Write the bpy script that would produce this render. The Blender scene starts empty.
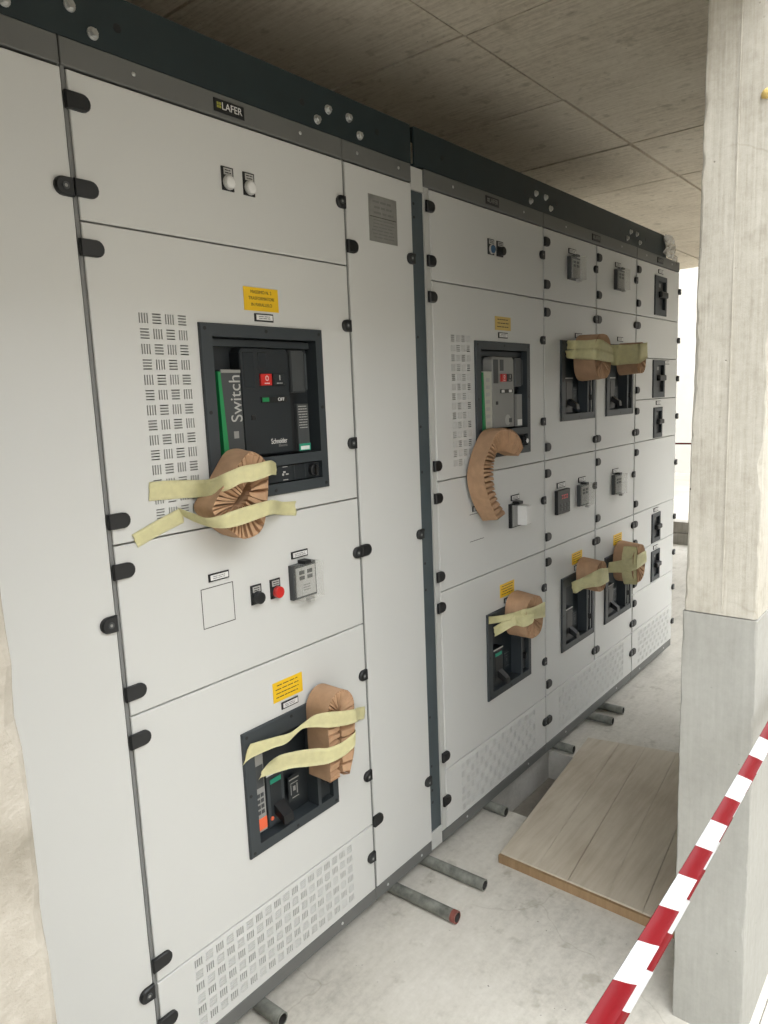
import bpy, bmesh, math, random
from mathutils import Vector, noise

random.seed(7)
scene = bpy.context.scene
COL = scene.collection
PI = math.pi

# ------------------------------------------------------------------ camera
cam_data = bpy.data.cameras.new('camera')
cam = bpy.data.objects.new('camera', cam_data)
COL.objects.link(cam)
cam.location = (0.0, -1.2232, 1.4346)
cam.rotation_euler = (math.radians(81.0386), math.radians(2.3040), math.radians(-50.7701))
cam_data.sensor_fit = 'HORIZONTAL'
cam_data.sensor_width = 36.0
cam_data.lens = 720.85 / 768.0 * 36.0
cam_data.clip_start = 0.02
scene.camera = cam

# ------------------------------------------------------------------ overcast sky and exposure
world = bpy.data.worlds.new('overcast_sky')
scene.world = world
world.use_nodes = True
bg = world.node_tree.nodes['Background']
bg.inputs['Color'].default_value = (0.955, 0.975, 1.0, 1)
bg.inputs['Strength'].default_value = 1.0
scene.view_settings.view_transform = 'Standard'
scene.view_settings.look = 'None'
scene.view_settings.gamma = 1.0
scene.view_settings.use_curve_mapping = False
scene.view_settings.exposure = 2.72

# ------------------------------------------------------------------ materials
def new_mat(name):
    m = bpy.data.materials.new(name)
    m.use_nodes = True
    nt = m.node_tree
    return m, nt, nt.nodes['Principled BSDF']

def N(nt, kind, **kw):
    n = nt.nodes.new(kind)
    for k, v in kw.items():
        setattr(n, k, v)
    return n

def ramp(nt, stops):
    r = N(nt, 'ShaderNodeValToRGB')
    e = r.color_ramp.elements
    while len(e) > 1:
        e.remove(e[-1])
    e[0].position = stops[0][0]; e[0].color = (*stops[0][1], 1)
    for p, c in stops[1:]:
        x = e.new(p); x.color = (*c, 1)
    return r

def coords(nt, scale=(1, 1, 1)):
    g = N(nt, 'ShaderNodeNewGeometry')
    mp = N(nt, 'ShaderNodeMapping')
    mp.inputs['Scale'].default_value = scale
    nt.links.new(g.outputs['Position'], mp.inputs['Vector'])
    return mp

def tex_noise(nt, mp, scale, detail=5, rough=.6):
    t = N(nt, 'ShaderNodeTexNoise')
    t.inputs['Scale'].default_value = scale
    t.inputs['Detail'].default_value = detail
    t.inputs['Roughness'].default_value = rough
    nt.links.new(mp.outputs['Vector'], t.inputs['Vector'])
    return t

def bump(nt, b, src, strength, dist=.002):
    n = N(nt, 'ShaderNodeBump')
    n.inputs['Strength'].default_value = strength
    n.inputs['Distance'].default_value = dist
    nt.links.new(src, n.inputs['Height'])
    nt.links.new(n.outputs['Normal'], b.inputs['Normal'])

def paint(name, col, rough=.4, metal=0., var=.06, nscale=6., spec=.5, bmp=0.):
    m, nt, b = new_mat(name)
    mp = coords(nt)
    t = tex_noise(nt, mp, nscale, 4)
    c = Vector(col)
    r = ramp(nt, [(.3, tuple(c * (1 - var))), (.7, tuple(c * (1 + var)))])
    nt.links.new(t.outputs['Fac'], r.inputs['Fac'])
    nt.links.new(r.outputs['Color'], b.inputs['Base Color'])
    b.inputs['Roughness'].default_value = rough
    b.inputs['Metallic'].default_value = metal
    b.inputs['Specular IOR Level'].default_value = spec
    if bmp:
        t2 = tex_noise(nt, mp, 900, 2)
        bump(nt, b, t2.outputs['Fac'], bmp, .0004)
    return m

def concrete(name, c_dark, c_mid, c_light, grain=(1, 1, 1), grain_amt=.5, pits=.5, blotch=2.5, rough=.85, bstr=.35, cracks=0.):
    m, nt, b = new_mat(name)
    mp = coords(nt)
    mg = coords(nt, grain)
    big = tex_noise(nt, mp, blotch, 6, .6)
    fine = tex_noise(nt, mp, 55, 6, .7)
    gr = tex_noise(nt, mg, 9, 7, .65)
    mix = N(nt, 'ShaderNodeMix'); mix.data_type = 'FLOAT'
    mix.inputs[0].default_value = grain_amt
    nt.links.new(big.outputs['Fac'], mix.inputs[2]); nt.links.new(gr.outputs['Fac'], mix.inputs[3])
    mix2 = N(nt, 'ShaderNodeMix'); mix2.data_type = 'FLOAT'
    mix2.inputs[0].default_value = .28
    nt.links.new(mix.outputs[0], mix2.inputs[2]); nt.links.new(fine.outputs['Fac'], mix2.inputs[3])
    r = ramp(nt, [(.34, c_dark), (.5, c_mid), (.66, c_light)])
    nt.links.new(mix2.outputs[0], r.inputs['Fac'])
    v = N(nt, 'ShaderNodeTexVoronoi'); v.inputs['Scale'].default_value = 38
    v.inputs['Randomness'].default_value = 1
    nt.links.new(mp.outputs['Vector'], v.inputs['Vector'])
    pr = ramp(nt, [(.0, (0, 0, 0)), (.045, (0, 0, 0)), (.09, (1, 1, 1))])
    nt.links.new(v.outputs['Distance'], pr.inputs['Fac'])
    gate = tex_noise(nt, mp, 7, 2)
    gr2 = ramp(nt, [(.56, (1, 1, 1)), (.62, (0, 0, 0))])
    nt.links.new(gate.outputs['Fac'], gr2.inputs['Fac'])
    mx = N(nt, 'ShaderNodeMix'); mx.data_type = 'FLOAT'; mx.inputs[3].default_value = 1.0
    nt.links.new(gr2.outputs['Color'], mx.inputs[0]); nt.links.new(pr.outputs['Color'], mx.inputs[2])
    dark = N(nt, 'ShaderNodeMix'); dark.data_type = 'RGBA'; dark.blend_type = 'MULTIPLY'
    dark.inputs[0].default_value = pits
    nt.links.new(r.outputs['Color'], dark.inputs[6])
    nt.links.new(mx.outputs[0], dark.inputs[7])
    out = dark.outputs[2]
    if cracks:
        wn = tex_noise(nt, mp, 3, 4)
        wm = N(nt, 'ShaderNodeMix'); wm.data_type = 'VECTOR'; wm.inputs[0].default_value = .16
        nt.links.new(mp.outputs['Vector'], wm.inputs[4]); nt.links.new(wn.outputs['Color'], wm.inputs[5])
        ve = N(nt, 'ShaderNodeTexVoronoi'); ve.feature = 'DISTANCE_TO_EDGE'; ve.inputs['Scale'].default_value = 2.6
        nt.links.new(wm.outputs[1], ve.inputs['Vector'])
        er = ramp(nt, [(.0, (.84, .83, .81)), (.006, (1, 1, 1))])
        nt.links.new(ve.outputs['Distance'], er.inputs['Fac'])
        st = tex_noise(nt, mp, 13, 3)
        sr = ramp(nt, [(.60, (1, 1, 1)), (.70, (.74, .73, .70))])
        nt.links.new(st.outputs['Fac'], sr.inputs['Fac'])
        gn = tex_noise(nt, mp, 1.7, 3)
        gm = ramp(nt, [(.52, (0, 0, 0)), (.58, (1, 1, 1))])
        nt.links.new(gn.outputs['Fac'], gm.inputs['Fac'])
        m1 = N(nt, 'ShaderNodeMix'); m1.data_type = 'RGBA'; m1.blend_type = 'MULTIPLY'
        nt.links.new(gm.outputs['Color'], m1.inputs[0])
        nt.links.new(out, m1.inputs[6]); nt.links.new(er.outputs['Color'], m1.inputs[7])
        m2 = N(nt, 'ShaderNodeMix'); m2.data_type = 'RGBA'; m2.blend_type = 'MULTIPLY'
        m2.inputs[0].default_value = cracks
        nt.links.new(m1.outputs[2], m2.inputs[6]); nt.links.new(sr.outputs['Color'], m2.inputs[7])
        out = m2.outputs[2]
    nt.links.new(out, b.inputs['Base Color'])
    ad = N(nt, 'ShaderNodeMath', operation='MULTIPLY')
    nt.links.new(mix2.outputs[0], ad.inputs[0]); nt.links.new(mx.outputs[0], ad.inputs[1])
    bump(nt, b, ad.outputs[0], bstr, .006)
    b.inputs['Roughness'].default_value = rough
    b.inputs['Specular IOR Level'].default_value = .25
    return m

M = {}
M['door'] = paint('cabinet_light_grey_paint', (.595, .60, .578), .38, var=.012, nscale=2.5, bmp=.08)
M['frame'] = paint('frame_grey_paint', (.17, .174, .168), .45, var=.03)
M['stile'] = paint('frame_light_grey_paint', (.52, .525, .50), .42, var=.02)
M['strip'] = paint('plinth_grey_paint', (.130, .133, .126), .45, var=.05)
M['teal'] = paint('dark_teal_steel', (.012, .023, .026), .5, var=.12, nscale=14)
M['post'] = paint('slate_steel', (.060, .078, .086), .5, var=.10, nscale=14)
M['black'] = paint('black_plastic', (.008, .009, .010), .45, var=.1)
M['bezel'] = paint('charcoal_plastic', (.033, .041, .046), .5, var=.05, bmp=.1)
M['inner'] = paint('dark_breaker_plastic', (.011, .015, .018), .5, var=.08)
M['deep'] = paint('blue_black_plastic', (.010, .018, .023), .55, var=.08)
M['pane'] = paint('smoked_window_plastic', (.024, .029, .033), .25, var=.04)
M['darkgrey'] = paint('dark_grey_plastic', (.048, .053, .055), .5, var=.05)
M['midgrey'] = paint('mid_grey_plastic', (.26, .26, .245), .5, var=.05)
M['ltgrey'] = paint('light_grey_plastic', (.42, .42, .40), .5, var=.05)
M['beige'] = paint('beige_plastic', (.50, .50, .43), .5, var=.04)
M['green'] = paint('green_plastic', (.010, .21, .065), .45, var=.06)
M['teal_green'] = paint('teal_green_label', (.01, .27, .17), .45, var=.06)
M['red'] = paint('red_plastic', (.55, .022, .018), .35, var=.05)
M['redled'] = paint('red_digits', (.62, .05, .06), .4, var=.03)
M['orange'] = paint('orange_label', (.78, .13, .045), .45, var=.05)
M['yellow'] = paint('yellow_label', (.80, .50, .012), .45, var=.04)
M['paleyellow'] = paint('faded_yellow_label', (.62, .44, .11), .45, var=.05)
M['white'] = paint('white_print', (.72, .72, .70), .45, var=.02)
M['ink'] = paint('black_print', (.03, .026, .02), .6, var=.05)
M['greyink'] = paint('grey_print', (.22, .22, .21), .6, var=.05)
M['olive'] = paint('olive_print', (.36, .36, .06), .5, var=.05)
M['lens'] = paint('white_lamp_lens', (.70, .70, .68), .25, var=.02)
M['bluelens'] = paint('blue_lamp_lens', (.05, .12, .22), .25, var=.05)
M['alu'] = paint('brushed_plate', (.30, .30, .28), .35, metal=.35, var=.08, nscale=40)
M['zinc'] = paint('zinc_bolt', (.55, .56, .55), .3, metal=.8, var=.08, nscale=60)
M['galv'] = paint('weathered_pipe_steel', (.20, .205, .18), .55, metal=.25, var=.45, nscale=26)
M['rust'] = paint('rusty_pipe_end', (.20, .06, .045), .7, var=.3, nscale=60)
M['bore'] = paint('pipe_bore', (.035, .033, .03), .8, var=.2)
M['plaster'] = paint('white_plaster', (.31, .295, .262), .8, var=.03)
M['tape_red'] = paint('barrier_red_film', (.135, .002, .005), .42, var=.06, nscale=20, spec=.12)
M['tape_white'] = paint('barrier_white_film', (.40, .40, .395), .42, var=.02, nscale=20, spec=.12)
M['foam'] = paint('yellow_foam', (.62, .46, .16), .9, var=.2, nscale=70)

M['floor'] = concrete('floor_concrete', (.36, .34, .295), (.53, .505, .445), (.63, .605, .545), (.6, 3, 1), .35, .6, 2.2, bstr=.5, cracks=.8)
M['ground'] = concrete('yard_concrete', (.20, .18, .15), (.28, .255, .215), (.36, .33, .285), (1, 1, 1), .2, .3, 1.0)
M['apron'] = concrete('apron_concrete', (.30, .285, .25), (.42, .40, .36), (.50, .48, .44), (1, 1, 1), .2, .4, 2.0)
M['ceiling'] = concrete('ceiling_concrete', (.46, .40, .31), (.69, .625, .51), (.82, .76, .645), (9, .8, 1), .62, .7, 2.0, bstr=.5, cracks=.9)
M['column'] = concrete('column_concrete', (.29, .265, .215), (.41, .385, .325), (.50, .475, .415), (14, 14, .5), .5, .9, 4.0, bstr=.5, cracks=.6)
M['column_low'] = concrete('column_base_concrete', (.255, .25, .225), (.305, .30, .27), (.35, .345, .315), (10, 10, .8), .4, .35, 3.0, bstr=.2)
M['pier'] = concrete('rough_pier_concrete', (.18, .16, .125), (.285, .262, .218), (.37, .345, .295), (1, 1, .6), .5, .9, 9.0, bstr=1.0, cracks=.8)
M['wall'] = concrete('wall_concrete', (.20, .19, .165), (.32, .30, .265), (.42, .40, .36), (6, 6, .7), .5, .4, 2.0)
M['trench'] = concrete('trench_concrete', (.36, .345, .31), (.48, .465, .42), (.56, .54, .50), (1, 3, 1), .4, .3, 3.0)

def kraft(name, col):
    m, nt, b = new_mat(name)
    mp = coords(nt)
    t = tex_noise(nt, mp, 30, 5)
    c = Vector(col)
    r = ramp(nt, [(.3, tuple(c * .86)), (.7, tuple(c * 1.10))])
    nt.links.new(t.outputs['Fac'], r.inputs['Fac'])
    nt.links.new(r.outputs['Color'], b.inputs['Base Color'])
    b.inputs['Roughness'].default_value = .8
    b.inputs['Specular IOR Level'].default_value = .15
    bump(nt, b, t.outputs['Fac'], .2, .002)
    return m
M['kraft'] = kraft('kraft_paper', (.47, .30, .185))
M['kraft2'] = kraft('kraft_paper_folds', (.47, .295, .175))

def tape_mat(name, col):
    m, nt, b = new_mat(name)
    mp = coords(nt)
    t = tex_noise(nt, mp, 60, 4)
    c = Vector(col)
    r = ramp(nt, [(.3, tuple(c * .93)), (.7, tuple(c * 1.05))])
    nt.links.new(t.outputs['Fac'], r.inputs['Fac'])
    nt.links.new(r.outputs['Color'], b.inputs['Base Color'])
    b.inputs['Roughness'].default_value = .6
    tr = N(nt, 'ShaderNodeBsdfTranslucent')
    nt.links.new(r.outputs['Color'], tr.inputs['Color'])
    mx = N(nt, 'ShaderNodeMixShader'); mx.inputs[0].default_value = .22
    nt.links.new(b.outputs[0], mx.inputs[1]); nt.links.new(tr.outputs[0], mx.inputs[2])
    tp = N(nt, 'ShaderNodeBsdfTransparent')
    mx2 = N(nt, 'ShaderNodeMixShader'); mx2.inputs[0].default_value = .06
    nt.links.new(mx.outputs[0], mx2.inputs[1]); nt.links.new(tp.outputs[0], mx2.inputs[2])
    nt.links.new(mx2.outputs[0], nt.nodes['Material Output'].inputs['Surface'])
    return m
M['masking'] = tape_mat('masking_tape', (.74, .70, .40))

def clear_mat(name, alpha, tint):
    m, nt, b = new_mat(name)
    b.inputs['Base Color'].default_value = (*tint, 1)
    b.inputs['Roughness'].default_value = .12
    tp = N(nt, 'ShaderNodeBsdfTransparent')
    mx = N(nt, 'ShaderNodeMixShader'); mx.inputs[0].default_value = alpha
    nt.links.new(tp.outputs[0], mx.inputs[1]); nt.links.new(b.outputs[0], mx.inputs[2])
    nt.links.new(mx.outputs[0], nt.nodes['Material Output'].inputs['Surface'])
    return m
M['clear'] = clear_mat('clear_plastic', .10, (.62, .62, .57))
M['film'] = clear_mat('plastic_film', .45, (.55, .56, .55))

def wood_mat(name, c0, c1):
    m, nt, b = new_mat(name)
    mp = coords(nt, (.9, 9, 1))
    t = tex_noise(nt, mp, 5, 6, .6)
    mp2 = coords(nt)
    t2 = tex_noise(nt, mp2, 3.2, 4)
    mix = N(nt, 'ShaderNodeMix'); mix.data_type = 'FLOAT'; mix.inputs[0].default_value = .5
    nt.links.new(t.outputs['Fac'], mix.inputs[2]); nt.links.new(t2.outputs['Fac'], mix.inputs[3])
    r = ramp(nt, [(.36, c0), (.62, c1)])
    nt.links.new(mix.outputs[0], r.inputs['Fac'])
    nt.links.new(r.outputs['Color'], b.inputs['Base Color'])
    b.inputs['Roughness'].default_value = .75
    b.inputs['Specular IOR Level'].default_value = .2
    bump(nt, b, t.outputs['Fac'], .4, .003)
    return m
M['wood'] = wood_mat('dusty_shuttering_wood', (.41, .35, .27), (.54, .485, .39))
M['wood_edge'] = wood_mat('shuttering_edge_wood', (.21, .135, .07), (.32, .215, .12))
M['timber'] = wood_mat('grey_timber', (.22, .21, .18), (.34, .32, .28))

# ------------------------------------------------------------------ mesh helpers
class MB:
    def __init__(self):
        self.v = []; self.f = []; self.sm = []
    def face(self, pts, smooth=False):
        i = len(self.v)
        self.v += [tuple(p) for p in pts]
        self.f.append(tuple(range(i, i + len(pts)))); self.sm.append(smooth)
        return self
    def raw(self, verts, faces, smooth=False):
        i = len(self.v)
        self.v += [tuple(p) for p in verts]
        for f in faces:
            self.f.append(tuple(i + k for k in f)); self.sm.append(smooth)
        return self
    def box(self, x0, x1, y0, y1, z0, z1):
        v = [(x0, y0, z0), (x1, y0, z0), (x1, y1, z0), (x0, y1, z0), (x0, y0, z1), (x1, y0, z1), (x1, y1, z1), (x0, y1, z1)]
        return self.raw(v, [(0, 3, 2, 1), (4, 5, 6, 7), (0, 1, 5, 4), (1, 2, 6, 5), (2, 3, 7, 6), (3, 0, 4, 7)])
    def cbox(self, x0, x1, y0, y1, z0, z1, c=.0015):
        """box whose front (-Y) edges are chamfered"""
        v = [(x0, y1, z0), (x1, y1, z0), (x1, y1, z1), (x0, y1, z1),
             (x0, y0 + c, z0), (x1, y0 + c, z0), (x1, y0 + c, z1), (x0, y0 + c, z1),
             (x0 + c, y0, z0 + c), (x1 - c, y0, z0 + c), (x1 - c, y0, z1 - c), (x0 + c, y0, z1 - c)]
        f = [(0, 3, 2, 1), (8, 9, 10, 11)]
        for a, b in ((0, 4), (4, 8)):
            for k in range(4):
                l = (k + 1) % 4
                f.append((a + k, a + l, b + l, b + k))
        return self.raw(v, f)
    def prism(self, poly, y0, y1, c=0.0, smooth=False):
        """XZ polygon (counter-clockwise seen from -Y) from front y0 to back y1, chamfered front"""
        n = len(poly)
        cx = sum(p[0] for p in poly) / n; cz = sum(p[1] for p in poly) / n
        rings = [[(x, y1, z) for x, z in poly], [(x, y0 + c, z) for x, z in poly]]
        if c:
            r = []
            for x, z in poly:
                d = math.hypot(x - cx, z - cz) or 1
                r.append((x - (x - cx) / d * c, y0, z - (z - cz) / d * c))
            rings.append(r)
        v = [p for r in rings for p in r]
        f = [tuple(range(n))[::-1], tuple(range((len(rings) - 1) * n, len(rings) * n))]
        for r in range(len(rings) - 1):
            for k in range(n):
                l = (k + 1) % n
                f.append((r * n + k, r * n + l, (r + 1) * n + l, (r + 1) * n + k))
        return self.raw(v, f)
    def disc(self, x, z, r, y0, y1, n=16, c=.001):
        return self.prism([(x + r * math.cos(2 * PI * k / n), z + r * math.sin(2 * PI * k / n)) for k in range(n)], y0, y1, c)
    def dome(self, x, z, r, y0, h, n=14, rings=4):
        """dome bulging to -Y by h from plane y0"""
        v = []; f = []
        for j in range(rings):
            a = j / rings * PI / 2
            for k in range(n):
                t = 2 * PI * k / n
                v.append((x + r * math.cos(a) * math.cos(t), y0 - h * math.sin(a), z + r * math.cos(a) * math.sin(t)))
        v.append((x, y0 - h, z))
        for j in range(rings - 1):
            for k in range(n):
                l = (k + 1) % n
                f.append((j * n + k, j * n + l, (j + 1) * n + l, (j + 1) * n + k))
        for k in range(n):
            f.append(((rings - 1) * n + k, (rings - 1) * n + (k + 1) % n, rings * n))
        return self.raw(v, f, True)
    def holed(self, x0, x1, z0, z1, y0, y1, holes, hd, c=.0015):
        """sheet panel with rectangular holes; front at y0, side returns to y1, hole returns hd deep"""
        xs = sorted({round(a, 6) for h in holes for a in (h[0], h[1])} | {round(x0 + c, 6), round(x1 - c, 6)})
        zs = sorted({round(a, 6) for h in holes for a in (h[2], h[3])} | {round(z0 + c, 6), round(z1 - c, 6)})
        ix = {a: i for i, a in enumerate(xs)}; iz = {a: i for i, a in enumerate(zs)}
        cut = set()
        for h in holes:
            for i in range(ix[round(h[0], 6)], ix[round(h[1], 6)]):
                for j in range(iz[round(h[2], 6)], iz[round(h[3], 6)]):
                    cut.add((i, j))
        base = len(self.v)
        for x in xs:
            for z in zs:
                self.v.append((x, y0, z))
        nz = len(zs)
        for i in range(len(xs) - 1):
            for j in range(nz - 1):
                if (i, j) in cut: continue
                a = base + i * nz + j
                self.f.append((a, a + nz, a + nz + 1, a + 1)); self.sm.append(False)
        for h in holes:
            a, b, p, q = h[:4]
            yb = y0 + hd
            self.face([(a, y0, p), (a, y0, q), (a, yb, q), (a, yb, p)])
            self.face([(b, y0, q), (b, y0, p), (b, yb, p), (b, yb, q)])
            self.face([(b, y0, p), (a, y0, p), (a, yb, p), (b, yb, p)])
            self.face([(a, y0, q), (b, y0, q), (b, yb, q), (a, yb, q)])
        o = [(x0, z0), (x1, z0), (x1, z1), (x0, z1)]
        i_ = [(x0 + c, z0 + c), (x1 - c, z0 + c), (x1 - c, z1 - c), (x0 + c, z1 - c)]
        for k in range(4):
            l = (k + 1) % 4
            if c:
                self.face([(o[k][0], y0 + c, o[k][1]), (o[l][0], y0 + c, o[l][1]), (i_[l][0], y0, i_[l][1]), (i_[k][0], y0, i_[k][1])])
            if y1 > y0 + c:
                self.face([(o[k][0], y1, o[k][1]), (o[l][0], y1, o[l][1]), (o[l][0], y0 + c, o[l][1]), (o[k][0], y0 + c, o[k][1])])
        return self
    def tube(self, p0, p1, r, n=14, cap=True, smooth=True):
        p0 = Vector(p0); p1 = Vector(p1); d = (p1 - p0).normalized()
        a = d.orthogonal().normalized(); b = d.cross(a)
        v = []
        for p in (p0, p1):
            for k in range(n):
                t = 2 * PI * k / n
                v.append(p + a * r * math.cos(t) + b * r * math.sin(t))
        self.raw(v, [(k, (k + 1) % n, n + (k + 1) % n, n + k) for k in range(n)], smooth)
        if cap:
            self.face(v[:n][::-1]); self.face(v[n:])
        return self
    def mesh(self, name, mat, origin=(0, 0, 0)):
        o = Vector(origin)
        me = bpy.data.meshes.new(name)
        me.from_pydata([tuple(Vector(p) - o) for p in self.v], [], self.f)
        me.polygons.foreach_set('use_smooth', self.sm)
        me.materials.append(mat)
        me.update()
        return me

ORG = {}
def org(p):
    return ORG.get(p.name, Vector((0, 0, 0))) if p else Vector((0, 0, 0))

def obj(name, mb, mat, parent=None, label=None):
    m = M[mat] if isinstance(mat, str) else mat
    o = bpy.data.objects.new(name, mb.mesh(name, m, org(parent)))
    COL.objects.link(o)
    if parent:
        o.parent = parent
        ORG[o.name] = org(parent)
    if label: o['label'] = label
    return o

def place(name, mesh, parent, pos):
    """a part that shares its mesh with alike parts"""
    o = bpy.data.objects.new(name, mesh)
    COL.objects.link(o)
    o.parent = parent
    o.location = Vector(pos) - org(parent)
    ORG[o.name] = Vector((0, 0, 0))
    return o

def tag(o, label, cat=None, group=None, kind=None):
    o['label'] = label
    if cat: o['category'] = cat
    if group: o['group'] = group
    if kind: o['kind'] = kind
    return o

def thing(name, label, cat, loc, group=None):
    o = bpy.data.objects.new(name, None)
    COL.objects.link(o)
    o.empty_display_size = .05
    o.location = loc
    ORG[o.name] = Vector(loc)
    return tag(o, label, cat, group)

def struct(name, mb, mat, label=None, cat=None, parent=None):
    o = obj(name, mb, mat, parent)
    o['kind'] = 'structure'
    if label: o['label'] = label
    if cat: o['category'] = cat
    return o

def text(body, x, z, w, h, y, mat, parent, up=False, name='lettering', align='L'):
    """flat lettering on a -Y facing surface, fitted into w x h, lower left corner (x, z); up = reads upward"""
    cu = bpy.data.curves.new('t', 'FONT'); cu.body = body; cu.size = 1; cu.extrude = .012
    cu.align_x = {'L': 'LEFT', 'C': 'CENTER'}[align]
    to = bpy.data.objects.new('t', cu)
    me = bpy.data.meshes.new_from_object(to)
    bpy.data.objects.remove(to); bpy.data.curves.remove(cu)
    xs = [v.co.x for v in me.vertices]; ys = [v.co.y for v in me.vertices]
    ax, bx, ay, by = min(xs), max(xs), min(ys), max(ys)
    o0 = org(parent)
    for v in me.vertices:
        u = (v.co.x - ax) / (bx - ax); t = (v.co.y - ay) / (by - ay); e = v.co.z * .03
        if up:
            p = Vector((x + (1 - t) * w, y - e, z + u * h))
        else:
            p = Vector((x + u * w, y - e, z + t * h))
        v.co = p - o0
    me.materials.clear(); me.materials.append(M[mat])
    o = bpy.data.objects.new(name, me); COL.objects.link(o); o.parent = parent
    ORG[o.name] = o0
    return o

def bars(x0, x1, z0, z1, rows, y, mat, parent, th=.35, name='print_lines', seed=0, words=4):
    """lines of print too small to read: rows of short dark strokes"""
    rnd = random.Random(seed)
    mb = MB()
    dz = (z1 - z0) / rows
    for r in range(rows):
        z = z1 - (r + .5) * dz
        x = x0 + rnd.uniform(0, .1) * (x1 - x0)
        end = x1 - rnd.uniform(0, .12) * (x1 - x0)
        while x < end:
            w = min(rnd.uniform(.5, 1.4) * (x1 - x0) / words, end - x)
            mb.box(x, x + w * .84, y - .0003, y, z - dz * th / 2, z + dz * th / 2)
            x += w
    return obj(name, mb, mat, parent)

def catmull(pts, n, closed=False):
    P = [Vector(p) for p in pts]; m = len(P)
    out = []
    segs = m if closed else m - 1
    for i in range(n):
        t = i / n * segs if closed else i / (n - 1) * segs
        k = min(int(t), segs - 1); u = t - k
        g = (lambda j: P[j % m]) if closed else (lambda j: P[max(0, min(m - 1, j))])
        a, b, c, d = g(k - 1), g(k), g(k + 1), g(k + 2)
        out.append(.5 * ((2 * b) + (c - a) * u + (2 * a - 5 * b + 4 * c - d) * u * u + (3 * b - a - 3 * c + d) * u ** 3))
    return out

# ------------------------------------------------------------------ the setting
X_END = 6.9
CEIL = 2.45
# floor slab with the cable trench let into it
TX0, TX1, TY0, TY1, TD = 2.035, 2.505, -.62, .035, -.22
fl = MB()
xs = [-3.0, TX0, TX1, 7.4]; ys = [-.93, TY0, TY1, 1.5]
for i in range(3):
    for j in range(3):
        if i == 1 and j == 1: continue
        fl.face([(xs[i], ys[j], 0), (xs[i + 1], ys[j], 0), (xs[i + 1], ys[j + 1], 0), (xs[i], ys[j + 1], 0)])
fl.face([(-3, -.93, -.12), (7.4, -.93, -.12), (7.4, -.93, 0), (-3, -.93, 0)])
fl.face([(7.4, -.93, -.12), (7.4, 1.5, -.12), (7.4, 1.5, 0), (7.4, -.93, 0)])
floor = struct('floor', fl, 'floor', 'pale dusty concrete floor slab in front of the cabinets', 'floor')
tr = MB()
tr.face([(TX0, TY0, TD), (TX1, TY0, TD), (TX1, TY1, TD), (TX0, TY1, TD)])
tr.face([(TX0, TY1, TD), (TX1, TY1, TD), (TX1, TY1, 0), (TX0, TY1, 0)])
tr.face([(TX1, TY0, TD), (TX1, TY0, 0), (TX1, TY1, 0), (TX1, TY1, TD)])
tr.face([(TX0, TY0, TD), (TX0, TY1, TD), (TX0, TY1, 0), (TX0, TY0, 0)])
tr.face([(TX0, TY0, TD), (TX0, TY0, 0), (TX1, TY0, 0), (TX1, TY0, TD)])
obj('trench_lining', tr, 'trench', floor)

# ceiling slab: imprint of formwork panels, each panel proud of the recessed joints
cb = MB().box(-1.2, X_END, -.98, 1.5, CEIL + .016, CEIL + .24)
ceiling = struct('ceiling', cb, 'ceiling', 'dark board-marked concrete ceiling slab over the cabinets', 'ceiling')
rows_y = [(-.98, -.014), (-.004, .62), (.628, 1.5)]
rc = random.Random(4)
for r, (ya, yb) in enumerate(rows_y):
    x = -1.2
    edges = [-1.2 + .09] + [-.645 + .64 * k for k in range(12)]
    for k in range(len(edges) - 1):
        a, b = edges[k] + .005, min(edges[k + 1] - .005, X_END)
        if a >= X_END: break
        dz = rc.uniform(-.003, .003)
        mb = MB().box(a, b, ya, yb, CEIL + dz, CEIL + .02)
        obj('formwork_panel', mb, 'ceiling', ceiling)

bw = MB().box(-1.2, X_END, 1.3, 1.5, 0, CEIL + .006)
struct('wall_back', bw, 'wall', 'grey concrete wall behind the cabinets', 'wall')
struct('wall_light_block', MB().box(X_END - .16, X_END, -.66, .36, 0, CEIL + .004), 'wall', 'unseen grey wall added to cut the light at the far end', 'wall')  # added out of view to hold light off the far floor and ceiling
lw = MB().box(-1.4, -1.2, -.98, 1.5, 0, CEIL + .24)
struct('wall_left', lw, 'wall', 'grey concrete end wall at the left', 'wall')

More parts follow.
